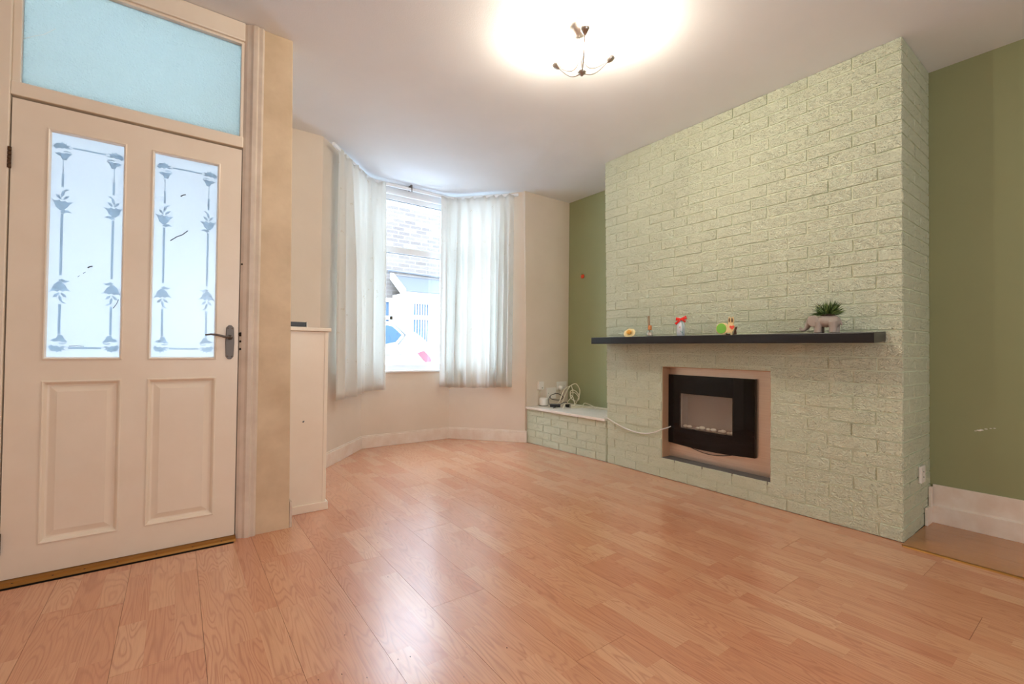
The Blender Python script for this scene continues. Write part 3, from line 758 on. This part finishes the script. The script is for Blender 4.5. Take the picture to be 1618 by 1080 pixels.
for f in (.47,):
    p = a1.lerp(a2, f); m = MB(); m.box(p.x-.006, p.x+.006, p.y-.012, p.y+.068, 2.652, 2.700); m.box(p.x-.004, p.x+.004, p.y-.014, p.y-.010, 2.625, 2.69); m.build('bracket', 'aged_metal', tr)
def curve_at(P, s):
    for i in range(len(P)-1):
        l = (P[i+1]-P[i]).length
        if s <= l or i == len(P)-2:
            d = (P[i+1]-P[i]).normalized(); return P[i]+d*s, d
        s -= l
def curtain(name, s0, s1, z1, label, seed, folds):
    rg = random.Random(seed); nu, nv = 260, 34; zt = 2.665
    ph = [rg.uniform(0, 6.28) for _ in range(6)]
    # fold positions unevenly spread along the heading
    warp = lambda u: u+.035*math.sin(5*u+ph[0])+.02*math.sin(11*u+ph[1])
    m = MB()
    def P(u, v):
        s = s0+(s1-s0)*u
        p, d = curve_at(TP, s); n_ = Vector((-d.y, d.x))
        w = warp(u)
        env = .35+.65*(.5+.5*math.sin(3.1*w*PI+ph[2]))            # some stretches hang nearly flat, others fold deeply
        amp = (.010+.036*min(1, v*2.2)+.012*v)*env
        k = 2*PI*folds*w+.35*math.sin(2.6*v+ph[3])
        a = math.sin(k)+.28*math.sin(2*k+ph[4])
        a = a*amp+.004*math.sin(2*PI*folds*2.7*w+ph[0]+1.5*v)*v
        if v < .06: a += .007*math.sin(2*PI*folds*2*w)*(1-v/.06)   # pinched heading tape
        q_ = p-n_*(.012+.016*v+a)+d*(.010*math.sin(k+1.2)*env*v+.03*v*math.sin(2.4*u*PI+ph[5])*(u*(1-u)*4))
        z = zt+(z1-zt)*v+(.007*math.sin(k)+.010*math.sin(4*u+ph[1]))*v - (.02*(1-v)**10)*(abs(math.sin(PI*w*7)))
        return (q_.x, q_.y, z)
    m.grid(P, nu, nv)
    o = m.build(name, 'curtain_cloth'); sm = o.modifiers.new('solid', 'SOLIDIFY'); sm.thickness = .0012
    tag(o, label, 'curtain', 'curtains in the bay window'); return o
Ltot = sum((TP[i+1]-TP[i]).length for i in range(len(TP)-1))
curtain('curtain', .085, .935, .572, 'off-white sprigged curtain hanging beside the boxed cupboard', 5, 5.2)
curtain('curtain', Ltot-.875, Ltot-.045, .588, 'off-white sprigged curtain hanging near the brick plinth', 11, 6.3)

# ------------------------------------------------------------------ ceiling light
cl = thing('ceiling_light', (1.674, 1.715, H), 'three arm brushed metal ceiling light with lit bulbs', 'ceiling light')
m = MB(); c0 = (1.674, 1.715, H)
m.lathe([(.060, -.001), (.060, -.008), (.054, -.026), (.036, -.048), (.016, -.058), (.006, -.062)], c0, 24); m.build('ceiling_rose', 'brushed_nickel', cl)
hub = Vector((1.674, 1.690, 2.448))
m = MB(); m.tube([(1.674, 1.712, H-.055), (1.674, 1.70, 2.58), hub+Vector((0, 0, .01))], .0022, 8); m.build('stem', 'brushed_nickel', cl)
m = MB(); m.lathe([(0, -.024), (.006, -.022), (.008, -.014), (.018, -.010), (.022, 0), (.016, .010), (.004, .018), (0, .020)], hub, 18); m.build('hub', 'brushed_nickel', cl)
for k, (cup) in enumerate([(1.812, 1.632, 2.530), (1.640, 1.836, 2.530), (1.560, 1.556, 2.530)]):
    cup = Vector(cup); dirn = Vector((cup.x-hub.x, cup.y-hub.y, 0)).normalized()
    a = MB()
    a.tube(arc(lambda t: hub+Vector((0, 0, -.004))*(1-t)+(cup-hub)*t+Vector((0, 0, -.040))*math.sin(PI*t)*(1-t*.35), 18), [.0032+.0006*t for t in range(19)] and .0034, 8)
    st = Vector((1.674, 1.70, 2.60))
    a.tube(arc(lambda t: st.lerp(cup, t)+Vector((0, 0, -.085))*math.sin(PI*t)-dirn*.035*math.sin(PI*t), 18), .0026, 8)
    am = a.build('arm', 'brushed_nickel', cl)
    MB().lathe([(.0, -.012), (.005, -.010), (.014, 0), (.021, .010), (.0245, .024), (.022, .026), (.014, .022), (0, .020)], cup, 18, (dirn*.45+Vector((0, 0, 1))).normalized()).build('lamp_cup', 'brushed_nickel', am)
    ax = (dirn*.45+Vector((0, 0, 1))).normalized(); b0 = cup+ax*.024
    MB().lathe([(.007, 0), (.013, .012), (.016, .028), (.012, .044), (.004, .058), (0, .060)], b0, 14, ax).build('bulb', 'lit_bulb', am)
    l = bpy.data.lights.new('bulb_light', 'POINT'); l.energy = BULB; l.color = (1, .87, .70); l.shadow_soft_size = .022
    o = bpy.data.objects.new('bulb_light', l); COL.objects.link(o); o.parent = cl; o.location = b0+ax*.075-ORG[cl.name]

# ------------------------------------------------------------------ things on the shelf
def yellow_rose(x, y):
    z = ztop(x); r = thing('yellow_rose', (x, y, z), 'cream and yellow artificial rose head lying on the black shelf', 'flower')
    c = Vector((x, y, z+.034)); ax = Vector((-.75, -.25, .6)).normalized(); q = Vector((0, 0, 1)).rotation_difference(ax)
    for ringi, (n, rad, hgt, op, mat) in enumerate([(3, .012, .032, .2, 'rose_heart'), (4, .018, .032, .3, 'rose_heart'), (5, .025, .030, .6, 'rose_petal'), (6, .033, .026, .9, 'rose_petal'), (7, .041, .018, 1.2, 'rose_petal')]):
        for k in range(n):
            a0_ = 2*PI*k/n+ringi*.6; span = 2*PI/n*1.35
            def P(u, v):
                a = a0_+(u-.5)*span*(1-.15*v); rr = rad*(.45+.55*v**.8)+.006*op*v*v; zz = hgt*(v-.45)-.010*op*v**3-.006*abs(u-.5)*2*v
                return c+q @ Vector((rr*math.cos(a), rr*math.sin(a), zz))
            mm = MB(); mm.grid(P, 6, 5); o = mm.build('petal', mat, r); s = o.modifiers.new('s', 'SOLIDIFY'); s.thickness = .0012
    MB().ell(c+ax*.004, (.009, .009, .014), 10, 7, q.to_matrix()).build('bud', 'rose_heart', r)
    MB().lathe([(0, -.020), (.014, -.016), (.016, -.006), (0, .004)], c, 10, ax).build('calyx', 'leaf_green', r)
yellow_rose(2.965, 2.425)
x, y = 2.965, 2.225; z = ztop(x)
df = thing('reed_diffuser', (x, y, z), 'small clear reed diffuser bottle with a cork collar and thin reeds', 'diffuser')
MB().lathe([(.020, 0), (.024, .002), (.025, .010), (.024, .038), (.018, .046), (.012, .050), (.012, .056)], (x, y, z), 20).build('bottle', 'bottle_glass', df)
MB().lathe([(.018, .004), (.020, .010), (.0195, .030), (0, .031)], (x, y, z), 18).build('oil', 'wax_label', df)
MB().lathe([(.013, .050), (.0145, .054), (.0145, .082), (.011, .086), (0, .086)], (x, y, z), 16).build('cork_collar', 'cork', df)
m = MB()
for dx, dy in ((.004, .010), (-.004, .014), (.0, .004), (-.008, .022), (.006, .018)): m.tube([(x, y, z+.02), (x+dx, y+dy, z+.160)], .0016, 6)
m.build('reeds', 'reed_wood', df)
x, y = 2.965, 1.955; z = ztop(x)
bt = thing('painted_bottle', (x, y, z), 'white painted glass bottle with a red bow and teal stems', 'bottle')
MB().lathe([(.024, 0), (.028, .003), (.028, .076), (.025, .090), (.015, .104), (.012, .108), (.012, .124), (.014, .126), (.014, .132), (0, .132)], (x, y, z), 24).build('bottle', 'bottle_white', bt)
m = MB(); vv = Vector((-.84, -.54, 0)); uu = Vector((-.54, .84, 0)).normalized()
def on_b(s, zz, r=.0288):   # point on the bottle's visible side; s = sideways offset
    k = math.sqrt(max(r*r-s*s, 0)); q_ = Vector((x, y, z))+vv.normalized()*k-uu*s; return (q_.x, q_.y, z+zz)
m.tube([on_b(.004, .112, .017), on_b(.008, .098, .023), on_b(.014, .080), on_b(.015, .050), on_b(.014, .020), on_b(.016, .006)], .0018, 6)
m.tube([on_b(-.006, .036), on_b(.004, .028), on_b(.014, .020)], .0014, 6)
m.build('stem_pattern', 'teal_paint', bt)
m = MB(); m.ell(on_b(-.006, .062, .0285), (.004, .004, .005), 8, 5); m.build('bud_pattern', 'pink_paint', bt)
m = MB(); c = Vector(on_b(.002, .120, .022))
def loop(ang, ln, wd):
    d = (uu*math.cos(ang)*-1+Vector((0, 0, 1))*math.sin(ang)); nrm = vv.normalized(); sd = d.cross(nrm)
    def P(u, v):
        t_ = u*2*PI; r_ = c+d*(ln*.5*(1-math.cos(t_)))+nrm*(.007*math.sin(t_))+sd*((v-.5)*wd*(.35+.65*math.sin(t_/2))); return r_
    m.grid(P, 14, 3)
def tail(ang, ln, wd):
    d = (uu*math.cos(ang)*-1+Vector((0, 0, 1))*math.sin(ang)); nrm = vv.normalized(); sd = d.cross(nrm)
    m.grid(lambda u, v: c+d*ln*u+nrm*(.004+.004*math.sin(u*5))+sd*((v-.5)*wd*(.5+.5*u)), 8, 2)
loop(.35, .040, .026); loop(PI-.05, .036, .024); tail(PI+.75, .052, .018); tail(-.55, .036, .016); m.ell(c+vv.normalized()*.004, (.007, .007, .007), 8, 6)
bw_ = m.build('bow', 'red_ribbon', bt); bw_.modifiers.new('s', 'SOLIDIFY').thickness = .001
# wooden bunny ornament: thin flat cut-out pieces standing on the shelf, facing along it
x, y = 2.95, 1.600; z = ztop(x)
bn = thing('bunny_ornament', (x, y, z), 'small wooden rabbit ornament with a round green glittery body', 'ornament')
def circ(cy_, cz_, ry, rz, n=22): return [(cy_+ry*math.cos(2*PI*k/n), cz_+rz*math.sin(2*PI*k/n)) for k in range(n)]
MB().prism(circ(y+.030, z+.043, .044, .040), 'x', x-.006, x+.008).build('body', 'bunny_cream', bn, .001)
MB().prism(circ(y+.034, z+.044, .034, .034), 'x', x-.010, x-.006).build('green_disc', 'glitter_green', bn, .001)
m = MB(); m.prism([(y-.005, z+.012), (y-.035, z+.014), (y-.052, z+.040), (y-.050, z+.062), (y-.028, z+.078), (y-.010, z+.074), (y, z+.05)], 'x', x-.005, x+.007)
m.prism([(y-.012, z+.070), (y-.026, z+.070), (y-.028, z+.105), (y-.022, z+.120), (y-.014, z+.118), (y-.010, z+.10)], 'x', x-.004, x+.005)
m.prism([(y-.030, z+.070), (y-.044, z+.066), (y-.048, z+.104), (y-.042, z+.120), (y-.034, z+.116), (y-.030, z+.10)], 'x', x-.004, x+.005)
m.build('head', 'bunny_cream', bn, .001)
m = MB(); m.prism(circ(y-.019, z+.098, .0042, .015, 12), 'x', x-.0055, x-.004); m.prism(circ(y-.038, z+.096, .0042, .015, 12), 'x', x-.0055, x-.004)
m.build('ear_lining', 'bunny_brown', bn); m = MB(); m.prism([(y-.040, z), (y-.062, z+.004), (y-.058, z+.030), (y-.066, z+.052), (y-.056, z+.050), (y-.046, z+.020)], 'x', x+.001, x+.010)
m.build('paw', 'bunny_brown', bn); m = MB(); m.prism([(y+.010, z), (y-.022, z), (y-.018, z+.008), (y+.005, z+.010)], 'x', x+.001, x+.010)
m.build('foot', 'bunny_brown', bn)
m = MB(); hc = (y-.038, z+.050)
m.prism([(hc[0]+.016*math.sin(t_)**3, hc[1]+.0125*math.cos(t_)-.005*math.cos(2*t_)-.002*math.cos(3*t_)) for t_ in [2*PI*k/20 for k in range(20)]], 'x', x-.009, x-.005); m.build('heart', 'heart_red', bn, .001)
MB().box(x-.006, x+.010, y-.034, y-.028, z, z+.030).build('leg', 'bunny_cream', bn)
# elephant planter
x, y = 2.960, 1.040; z = ztop(x)
el = thing('elephant_planter', (x, y, z), 'grey elephant shaped planter holding spiky green foliage', 'planter')
m = MB()
m.ell((x, y-.016, z+.068), (.040, .064, .036), 20, 12)
m.ell((x, y-.050, z+.064), (.038, .034, .036), 16, 10)
for dy, dx in ((.022, -.022), (.022, .022), (-.054, -.022), (-.054, .022)):
    m.tube([(x+dx, y+dy, z+.065), (x+dx, y+dy, z+.03), (x+dx, y+dy, z+.001)], [.022, .0185, .0185], 16)
m.ell((x, y+.056, z+.072), (.028, .028, .032), 16, 10)
m.tube([(x, y+.066, z+.072), (x, y+.078, z+.052), (x, y+.086, z+.032), (x, y+.098, z+.020), (x, y+.110, z+.019), (x, y+.118, z+.027), (x, y+.119, z+.036)], [.022, .017, .013, .010, .009, .008, .007], 14)
m.tube([(x, y-.078, z+.075), (x, y-.088, z+.055), (x, y-.088, z+.04)], [.005, .004, .004], 8)
o = m.build('body', 'elephant_grey', el); r = o.modifiers.new('r', 'REMESH'); r.mode = 'VOXEL'; r.voxel_size = .0026; r.use_smooth_shade = True
s_ = o.modifiers.new('s', 'SMOOTH'); s_.iterations = 6; s_.factor = .5
for sx in (-1, 1):
    R_ = Matrix.Rotation(sx*-.30, 3, 'Z')
    MB().ell((x+sx*.040, y+.038, z+.068), (.005, .029, .032), 16, 10, R_).build('ear', 'elephant_grey', el)
MB().ell((x-.026, y+.068, z+.080), (.003, .003, .003), 8, 6).build('eye', 'eye_black', el)
MB().lathe([(.030, .096), (.036, .100), (.034, .105), (.028, .101), (0, .100)], (x, y-.022, z), 20).build('soil', 'soil', el)
rg = random.Random(4); lf = MB(); lt = MB()
for k in range(420):
    th = rg.uniform(0, 2*PI); ph = rg.uniform(.05, 1.42)**1.0; ln = rg.uniform(.060, .110)*(1-.25*ph/1.42)+.012*(1.42-ph)*(1.0+.12*abs(math.sin(th)))
    b0 = Vector((x+.020*math.cos(th)*rg.random(), y-.022+.024*math.sin(th)*rg.random(), z+.098))
    d = Vector((math.sin(ph)*math.cos(th)*.6, math.sin(ph)*math.sin(th)*1.1, math.cos(ph)*.75+.05)); e = b0+d*ln+Vector((0, 0, -.010*ph))
    mid = b0.lerp(e, .55)+Vector((0, 0, .006)); w_ = d.cross(Vector((rg.uniform(-1, 1), rg.uniform(-1, 1), rg.uniform(-1, 1)))).normalized()*.0022
    tgt = lf if rg.random() < .72 else lt
    if e.z < z+.085: continue
    tgt.add([b0-w_*.6, b0+w_*.6, mid+w_, e, mid-w_], [(0, 1, 2, 4), (4, 2, 3)])
tag(lf.build('foliage', 'plant_leaf', el), kind='stuff'); tag(lt.build('pale_foliage', 'plant_tip', el), 'paler leaf tips', kind='stuff')

# ------------------------------------------------------------------ alcove wall: hook, sockets, devices, cables
hk = thing('tomato_magnet', (XA-.004, 3.634, 1.825), 'tiny orange red tomato shaped hook on the sage green alcove wall', 'wall hook')
MB().ell((XA-.016, 3.634, 1.822), (.012, .026, .024), 14, 9).build('fruit', 'tomato_red', hk)
m = MB()
for a in range(5): m.tube([(XA-.022, 3.634, 1.842), (XA-.026, 3.634+.018*math.cos(a*1.256), 1.842+.013*math.sin(a*1.256))], [.003, .001], 5)
m.build('leaf_crown', 'leaf_green', hk)
yw = YF-.001
def plate(m, x0, x1, z0, z1, d=.010): m.box(x0, x1, yw-d, yw, z0, z1)
s1 = thing('wall_socket', (3.54, yw, .59), 'white double wall socket in the alcove corner behind the cables', 'socket')
m = MB(); plate(m, 3.475, 3.625, .545, .637); m.build('face_plate', 'white_plastic', s1, .003)
m = MB(); m.box(3.515, 3.523, yw-.013, yw-.010, .612, .625); m.box(3.58, 3.588, yw-.013, yw-.010, .612, .625); m.build('switch', 'white_plastic', s1)
m = MB(); m.box(3.583, 3.586, yw-.0105, yw-.0095, .585, .592); m.box(3.570, 3.576, yw-.0105, yw-.0095, .568, .571); m.box(3.593, 3.599, yw-.0105, yw-.0095, .568, .571); m.build('pin_hole', 'dark_gap', s1)
pg = thing('white_plug', (3.515, yw-.03, .570), 'round white plug pushed into the double socket', 'plug')
m = MB(); m.lathe([(.024, .0), (.026, .008), (.023, .034), (.012, .042), (0, .043)], (3.512, yw-.012, .568), 18, (0, -1, 0)); m.build('body', 'white_plastic', pg)
MB().tube([(3.512, yw-.045, .560), (3.50, yw-.05, .53), (3.49, yw-.05, .50)], .0035, 7).build('cord_stub', 'white_cable', pg)
s2 = thing('blank_socket', (3.39, yw, .51), 'plain white square wall plate below the double socket', 'wall plate')
m = MB(); plate(m, 3.315, 3.445, .455, .575, .030); m.build('face_plate', 'white_plastic', s2, .004)
m = MB(); m.lathe([(.004, 0), (.003, .002)], (3.33, yw-.030, .515), 8, (0, -1, 0)); m.lathe([(.004, 0), (.003, .002)], (3.43, yw-.030, .515), 8, (0, -1, 0)); m.build('screw', 'aged_metal', s2)
s3 = thing('wall_sensor', (3.215, yw, .60), 'small white phone socket box on the magnolia wall above the plinth', 'phone socket')
MB().box(3.190, 3.262, yw-.034, yw, .560, .648).build('box', 'white_plastic', s3, .004)
MB().box(3.230, 3.246, yw-.0345, yw-.033, .575, .582).build('port', 'black_plastic', s3)
m = MB(); m.tube(arc(lambda t: (3.205-.012*math.sin(PI*t)+.018*t, yw-.02, .560-.090*t), 8), .0022, 6); m.tube(arc(lambda t: (3.222+.004*t, yw-.02, .560-.090*t), 4), .0022, 6); m.build('lead', 'white_cable', s3)
s4 = thing('round_hub', (3.22, 3.80, .387), 'squat white rounded device standing on the plinth top', 'device')
MB().lathe([(.030, 0), (.046, .004), (.050, .020), (.050, .070), (.044, .084), (.030, .087), (0, .087)], (3.235, 3.810, .388), 26).build('body', 'white_plastic', s4)
MB().lathe([(.044, 0), (.048, .004), (.045, .006)], (3.235, 3.810, .3875), 24).build('foot_ring', 'dark_gap', s4)
def wob(pts, n=14):
    """smooth Catmull-Rom curve through the points"""
    P = [Vector(p) for p in pts]; P = [P[0]*2-P[1]]+P+[P[-1]*2-P[-2]]; out = []
    for i in range(1, len(P)-2):
        for k in range(n):
            t_ = k/n; out.append(.5*((2*P[i])+(P[i+1]-P[i-1])*t_+(2*P[i-1]-5*P[i]+4*P[i+1]-P[i+2])*t_*t_+(3*P[i]-P[i-1]-3*P[i+1]+P[i+2])*t_**3))
    return out+[P[-2]]
zt_ = .3935
cab = MB()
cab.tube(wob([(3.30, 3.70, zt_+.01), (3.33, 3.66, zt_+.05), (3.40, 3.66, zt_+.17), (3.49, 3.67, .60), (3.57, 3.66, .625), (3.60, 3.63, .57), (3.57, 3.60, .50), (3.50, 3.58, zt_+.03), (3.42, 3.55, zt_), (3.50, 3.40, zt_), (3.56, 3.15, zt_), (3.46, 2.98, zt_), (3.30, 2.86, zt_)]), .0046, 7)
tag(cab.build('white_cable', 'white_cable'), 'white cable rising in one big loop above the plinth clutter', 'cable', 'white cables heaped on the plinth')
cab = MB()
cab.tube(wob([(3.34, 3.64, zt_), (3.40, 3.66, zt_+.09), (3.47, 3.69, zt_+.15), (3.56, 3.72, .600), (3.53, 3.66, .50), (3.43, 3.62, zt_+.06), (3.37, 3.60, zt_+.005), (3.38, 3.54, zt_+.01), (3.50, 3.50, zt_+.006), (3.60, 3.42, zt_), (3.61, 3.20, zt_), (3.55, 3.0, zt_)]), .0046, 7)
tag(cab.build('white_cable', 'white_cable'), 'white cable leaning steeply from the socket to the plinth top', 'cable', 'white cables heaped on the plinth')
cab = MB(); cc = Vector((3.50, 3.60, zt_+.085))
cab.tube(wob([cc+Vector((.062*math.cos(a), .03*math.sin(a), .050*math.sin(a)+.004*a)) for a in [k*PI/4 for k in range(14)]]+[(3.42, 3.52, zt_+.01), (3.34, 3.5, zt_), (3.45, 3.45, zt_), (3.56, 3.46, zt_)], 8), .0046, 7)
tag(cab.build('white_cable', 'white_cable'), 'white cable coiled into a small double ring on the plinth', 'cable', 'white cables heaped on the plinth')
cab = MB(); cab.tube(wob([(3.26, 3.52, zt_), (3.33, 3.56, zt_+.035), (3.42, 3.52, zt_+.012), (3.36, 3.47, zt_), (3.48, 3.46, zt_+.02), (3.58, 3.52, zt_+.03), (3.60, 3.40, zt_), (3.52, 3.30, zt_), (3.58, 3.05, zt_)]), .0046, 7)
tag(cab.build('white_cable', 'white_cable'), 'white cable lying flat in waves along the plinth top', 'cable', 'white cables heaped on the plinth')
ad = thing('power_adaptor', (3.25, 3.66, zt_), 'black power adaptor lying on the plinth with its lead looped up', 'power adaptor')
c = []; u1 = Vector((.75, -.66, 0)).normalized(); v1 = Vector((.66, .75, 0)).normalized()
for zz in (.3885, .420):
    for a, b in ((-.055, -.022), (.055, -.022), (.055, .022), (-.055, .022)):
        q_ = Vector((3.27, 3.66, zz))+u1*a+v1*b; c.append(q_)
MB().hexa(c).build('body', 'black_plastic', ad, .004)
m = MB(); m.tube(wob([(3.225, 3.70, .41), (3.23, 3.72, .45), (3.27, 3.73, .505), (3.36, 3.72, .52), (3.42, 3.70, .48), (3.35, 3.69, .455), (3.26, 3.71, .47), (3.25, 3.72, .50)]), .0038, 7); m.build('lead', 'black_plastic', ad)
ad2 = thing('black_plug', (3.38, 3.57, zt_), 'black plug and short lead lying among the white cables', 'plug')
MB().box(3.345, 3.395, 3.545, 3.585, .3885, .425).build('body', 'black_plastic', ad2, .006)
m = MB(); m.tube(wob([(3.37, 3.565, .42), (3.36, 3.6, .44), (3.30, 3.63, .41), (3.22, 3.60, .395), (3.17, 3.58, .393)]), .0036, 7); m.build('lead', 'black_plastic', ad2)
cab = MB(); cab.tube(wob([(3.15, 2.815, .392), (3.100, 2.80, .405), (3.088, 2.775, .402), (3.092, 2.66, .362), (3.094, 2.549, .332), (3.096, 2.44, .320), (3.098, 2.355, .324), (3.098, 2.27, .350), (3.104, 2.214, .378), (3.16, 2.205, .385), (3.205, 2.190, .40)]), .0042, 8)
tag(cab.build('power_cable', 'white_plastic'), 'white power cable sagging across the bricks into the fire recess', 'cable')

# ------------------------------------------------------------------ paint chips on the alcove wall and grit on the floor
m = MB()
for y_, z_, r in ((.516, .571, .006), (.506, .575, .005), (.488, .583, .004), (.470, .589, .003), (.53, .566, .003), (.455, .592, .003)): m.ell((XA-.0005, y_, z_), (.0012, r*1.8, r*.7), 8, 5)
tag(m.build('paint_chips', 'white_plastic'), 'row of small pale paint chips on the alcove wall', 'paint chips', kind='stuff')

m = MB(); rg = random.Random(9)
for gx, gy in [(0.761, 1.932), (0.591, 1.404), (0.800, 1.329), (0.909, 1.247), (1.549, 1.033), (0.849, 2.299), (0.974, 2.512), (0.576, 1.781), (0.489, 1.628), (0.555, 2.724), (0.542, 2.504), (0.483, 1.381), (0.628, 1.393), (0.361, 1.455), (0.425, 1.439), (0.723, 1.213)]:
    r_ = rg.uniform(.0010, .0022); m.ell((gx, gy, r_*.5), (r_, r_*1.5, r_*.5), 6, 4)
tag(m.build('floor_grit', 'soil'), 'few specks of dark grit scattered on the laminate floor', 'grit', kind='stuff')

# ------------------------------------------------------------------ outside: porch light well, street, house, car
struct(MB().box(-1.25, .395, YD+.10, YF+.1, -.03, -.008).build('floor_porch', 'skirting_paint'), 'porch floor behind the inner door', 'floor')
gz = -.30
struct(MB().box(-14, 26, 3.9, 10.0, gz-.1, gz).build('ground', 'tarmac'), 'grey street outside the bay window', 'street')
HY = 11.9
hs = thing('terraced_house', (4.5, HY, gz), 'pale stone terraced house across the street with a lean-to roof', 'house')
m = MB()
WIN = [(3.55, 4.72, 1.05, 2.32)]
def hwall(x0, x1, z0, z1): m.box(x0, x1, HY, HY+.3, z0, z1)
hwall(-8, 3.55, gz, 6.4); hwall(3.55, 4.72, gz, 1.05); hwall(3.55, 4.72, 2.32, 6.4); hwall(4.72, 6.1, gz, 6.4)
m.build('stone_wall', 'far_stone', hs)
m = MB(); m.box(6.1, 14, HY-.02, HY+.3, gz, 6.4); m.build('rendered_wall', 'render_white', hs)
m = MB(); m.box(3.55, 4.72, HY-.04, HY+.02, 2.24, 2.34); m.box(3.55, 4.72, HY-.06, HY+.02, 1.0, 1.08); m.box(4.62, 4.72, HY-.02, HY+.05, 1.08, 2.24); m.box(3.55, 3.62, HY-.02, HY+.05, 1.08, 2.24); m.box(3.55, 4.72, HY-.02, HY+.05, 1.76, 1.86); m.build('window_frame', 'render_white', hs)
MB().box(3.6, 4.66, HY+.05, HY+.07, 1.08, 2.26).build('window_pane', 'far_window_glass', hs)
# projecting bay with lean-to roof
m = MB(); by = HY-.7
m.box(4.70, 4.97, by, HY, gz, 2.42); m.box(4.97, 5.44, by, HY, gz, 1.10); m.box(4.97, 5.44, by, HY, 2.18, 2.42); m.box(5.44, 7.2, by, HY, gz, 2.42); m.build('bay_wall', 'render_white', hs)
MB().box(4.97, 5.44, by+.06, by+.08, 1.10, 2.18).build('window_pane', 'far_window_glass', hs)
m = MB(); m.box(4.97, 5.44, by, by+.06, 1.76, 1.87); m.build('window_frame', 'render_white', hs)
for k in range(6): MB().box(5.00+k*.075, 5.022+k*.075, by+.03, by+.045, 1.10, 2.18).build('blind_slat', 'blind_white', hs)
m = MB(); m.prism([(by-.12, 2.42), (HY, 2.92), (HY, 2.98), (by-.12, 2.48)], 'x', 4.72, 7.3); m.build('lean_to_roof', 'roof_slate', hs)
m = MB(); m.prism([(by-.14, 2.34), (by-.14, 2.52), (HY, 3.03), (HY, 2.86)], 'x', 4.62, 4.72); m.box(4.62, 7.3, by-.18, by-.12, 2.36, 2.44); m.build('fascia_board', 'render_white', hs)
m = MB(); m.tube([(4.55, HY-.05, 3.0), (4.55, HY-.05, 3.08), (5.4, HY-.05, 3.06), (6.1, HY-.05, 3.04)], .022, 6); m.build('cable_pipe', 'roof_slate', hs)
# parked car: long white body with curved roof and glass, seen from its rear quarter
ct = thing('parked_car', (1.0, 7.1, gz), 'white car parked in the street outside the bay window', 'car')
yc = 7.12; hw = .92
# stations along x from nose to tail: (x, z_low, z_belt, z_roof, half width at belt, half width at roof)
ST = [(-1.30, .10, .42, .46, .62, .55), (-1.10, -.06, .62, .66, .84, .74), (-.55, -.10, .74, .78, .90, .80), (-.10, -.10, .82, .90, .92, .80), (.45, -.10, .92, 1.34, .92, .68),
      (1.0, -.10, .95, 1.46, .92, .68), (1.7, -.10, .97, 1.47, .92, .68), (2.4, -.10, 1.00, 1.44, .92, .67), (2.78, -.08, 1.02, 1.38, .91, .65), (3.02, -.05, 1.02, 1.22, .90, .66), (3.20, .02, .96, 1.04, .87, .70), (3.32, .12, .74, .80, .80, .70), (3.34, .15, .50, .55, .78, .70)]
vs = []; NP = 14
for xx, zl, zb, zr, wb, wr in ST:
    lp = [(wb*.86, zl), (wb, zl+.10), (wb*1.01, (zl+zb)/2), (wb, zb), (wb*.5+wr*.5+.02, (zb+zr)/2), (wr, zr-.035), (wr*.6, zr)]
    vs += [(xx, yc-w_, z_) for w_, z_ in lp]+[(xx, yc+w_, z_) for w_, z_ in reversed(lp)]
fs = [(i*NP+k, i*NP+(k+1) % NP, (i+1)*NP+(k+1) % NP, (i+1)*NP+k) for i in range(len(ST)-1) for k in range(NP)]+[tuple(reversed(range(NP))), tuple((len(ST)-1)*NP+k for k in range(NP))]
m = MB(); m.add(vs, fs, True); smooth(m.build('body', 'car_white', ct), 2)
def side_y(z_, near=True):     # y of the near flank above the belt
    t_ = max(0, min(1, (z_-.97)/.45)); return yc-(.925-.245*t_)-.03
def flank(poly, mat, name, dy=0):
    mm = MB(); n_ = len(poly); f = [(a-.05, side_y(b)-dy, b) for a, b in poly]; bk = [(a-.05, side_y(b)+.03, b) for a, b in poly]
    tr_ = tessellate_polygon([[Vector((a, b, 0)) for a, b in poly]])
    mm.add(f+bk, [tuple(t_) for t_ in tr_]+[(i, (i+1) % n_, (i+1) % n_+n_, i+n_) for i in range(n_)]); return mm.build(name, mat, ct)
flank([(2.36, 1.345), (2.56, 1.315), (2.68, 1.19), (2.57, 1.085), (2.38, 1.045), (2.30, 1.03)], 'car_glass', 'side_window')
flank([(2.22, 1.35), (2.32, 1.345), (2.27, 1.03), (2.05, 1.01), (1.45, .99), (1.40, 1.35)], 'car_glass', 'side_window')
flank([(1.32, 1.35), (1.35, 1.0), (.62, .97), (.50, 1.05), (.78, 1.30)], 'car_glass', 'side_window')
flank([(2.24, 1.375), (2.60, 1.335), (2.735, 1.19), (2.60, 1.06), (2.61, 1.045), (2.755, 1.19), (2.61, 1.35), (2.24, 1.39)], 'car_trim', 'window_trim', .004)
flank([(2.88, .93), (2.98, .965), (3.09, .86), (3.10, .80), (3.01, .79)], 'tail_lamp', 'tail_lamp', .004)
flank([(2.2, .895), (2.86, .925), (2.86, .915), (2.2, .885)], 'car_trim', 'crease_line', .002)
for wx in (-.45, 2.45):
    for sd in (-1, 1):
        wh = MB().lathe([(.20, -.11), (.33, -.11), (.345, -.06), (.345, .06), (.33, .11), (.20, .11)], (wx, yc+sd*.83, gz+.345), 26, (0, 1, 0)).build('wheel', 'tyre', ct)
        MB().lathe([(0, -.012), (.05, -.010), (.20, .0), (.20, .02), (0, .02)], (wx, yc+sd*.92, gz+.345), 20, (0, -sd, 0)).build('hub_cap', 'wheel_alloy', wh)
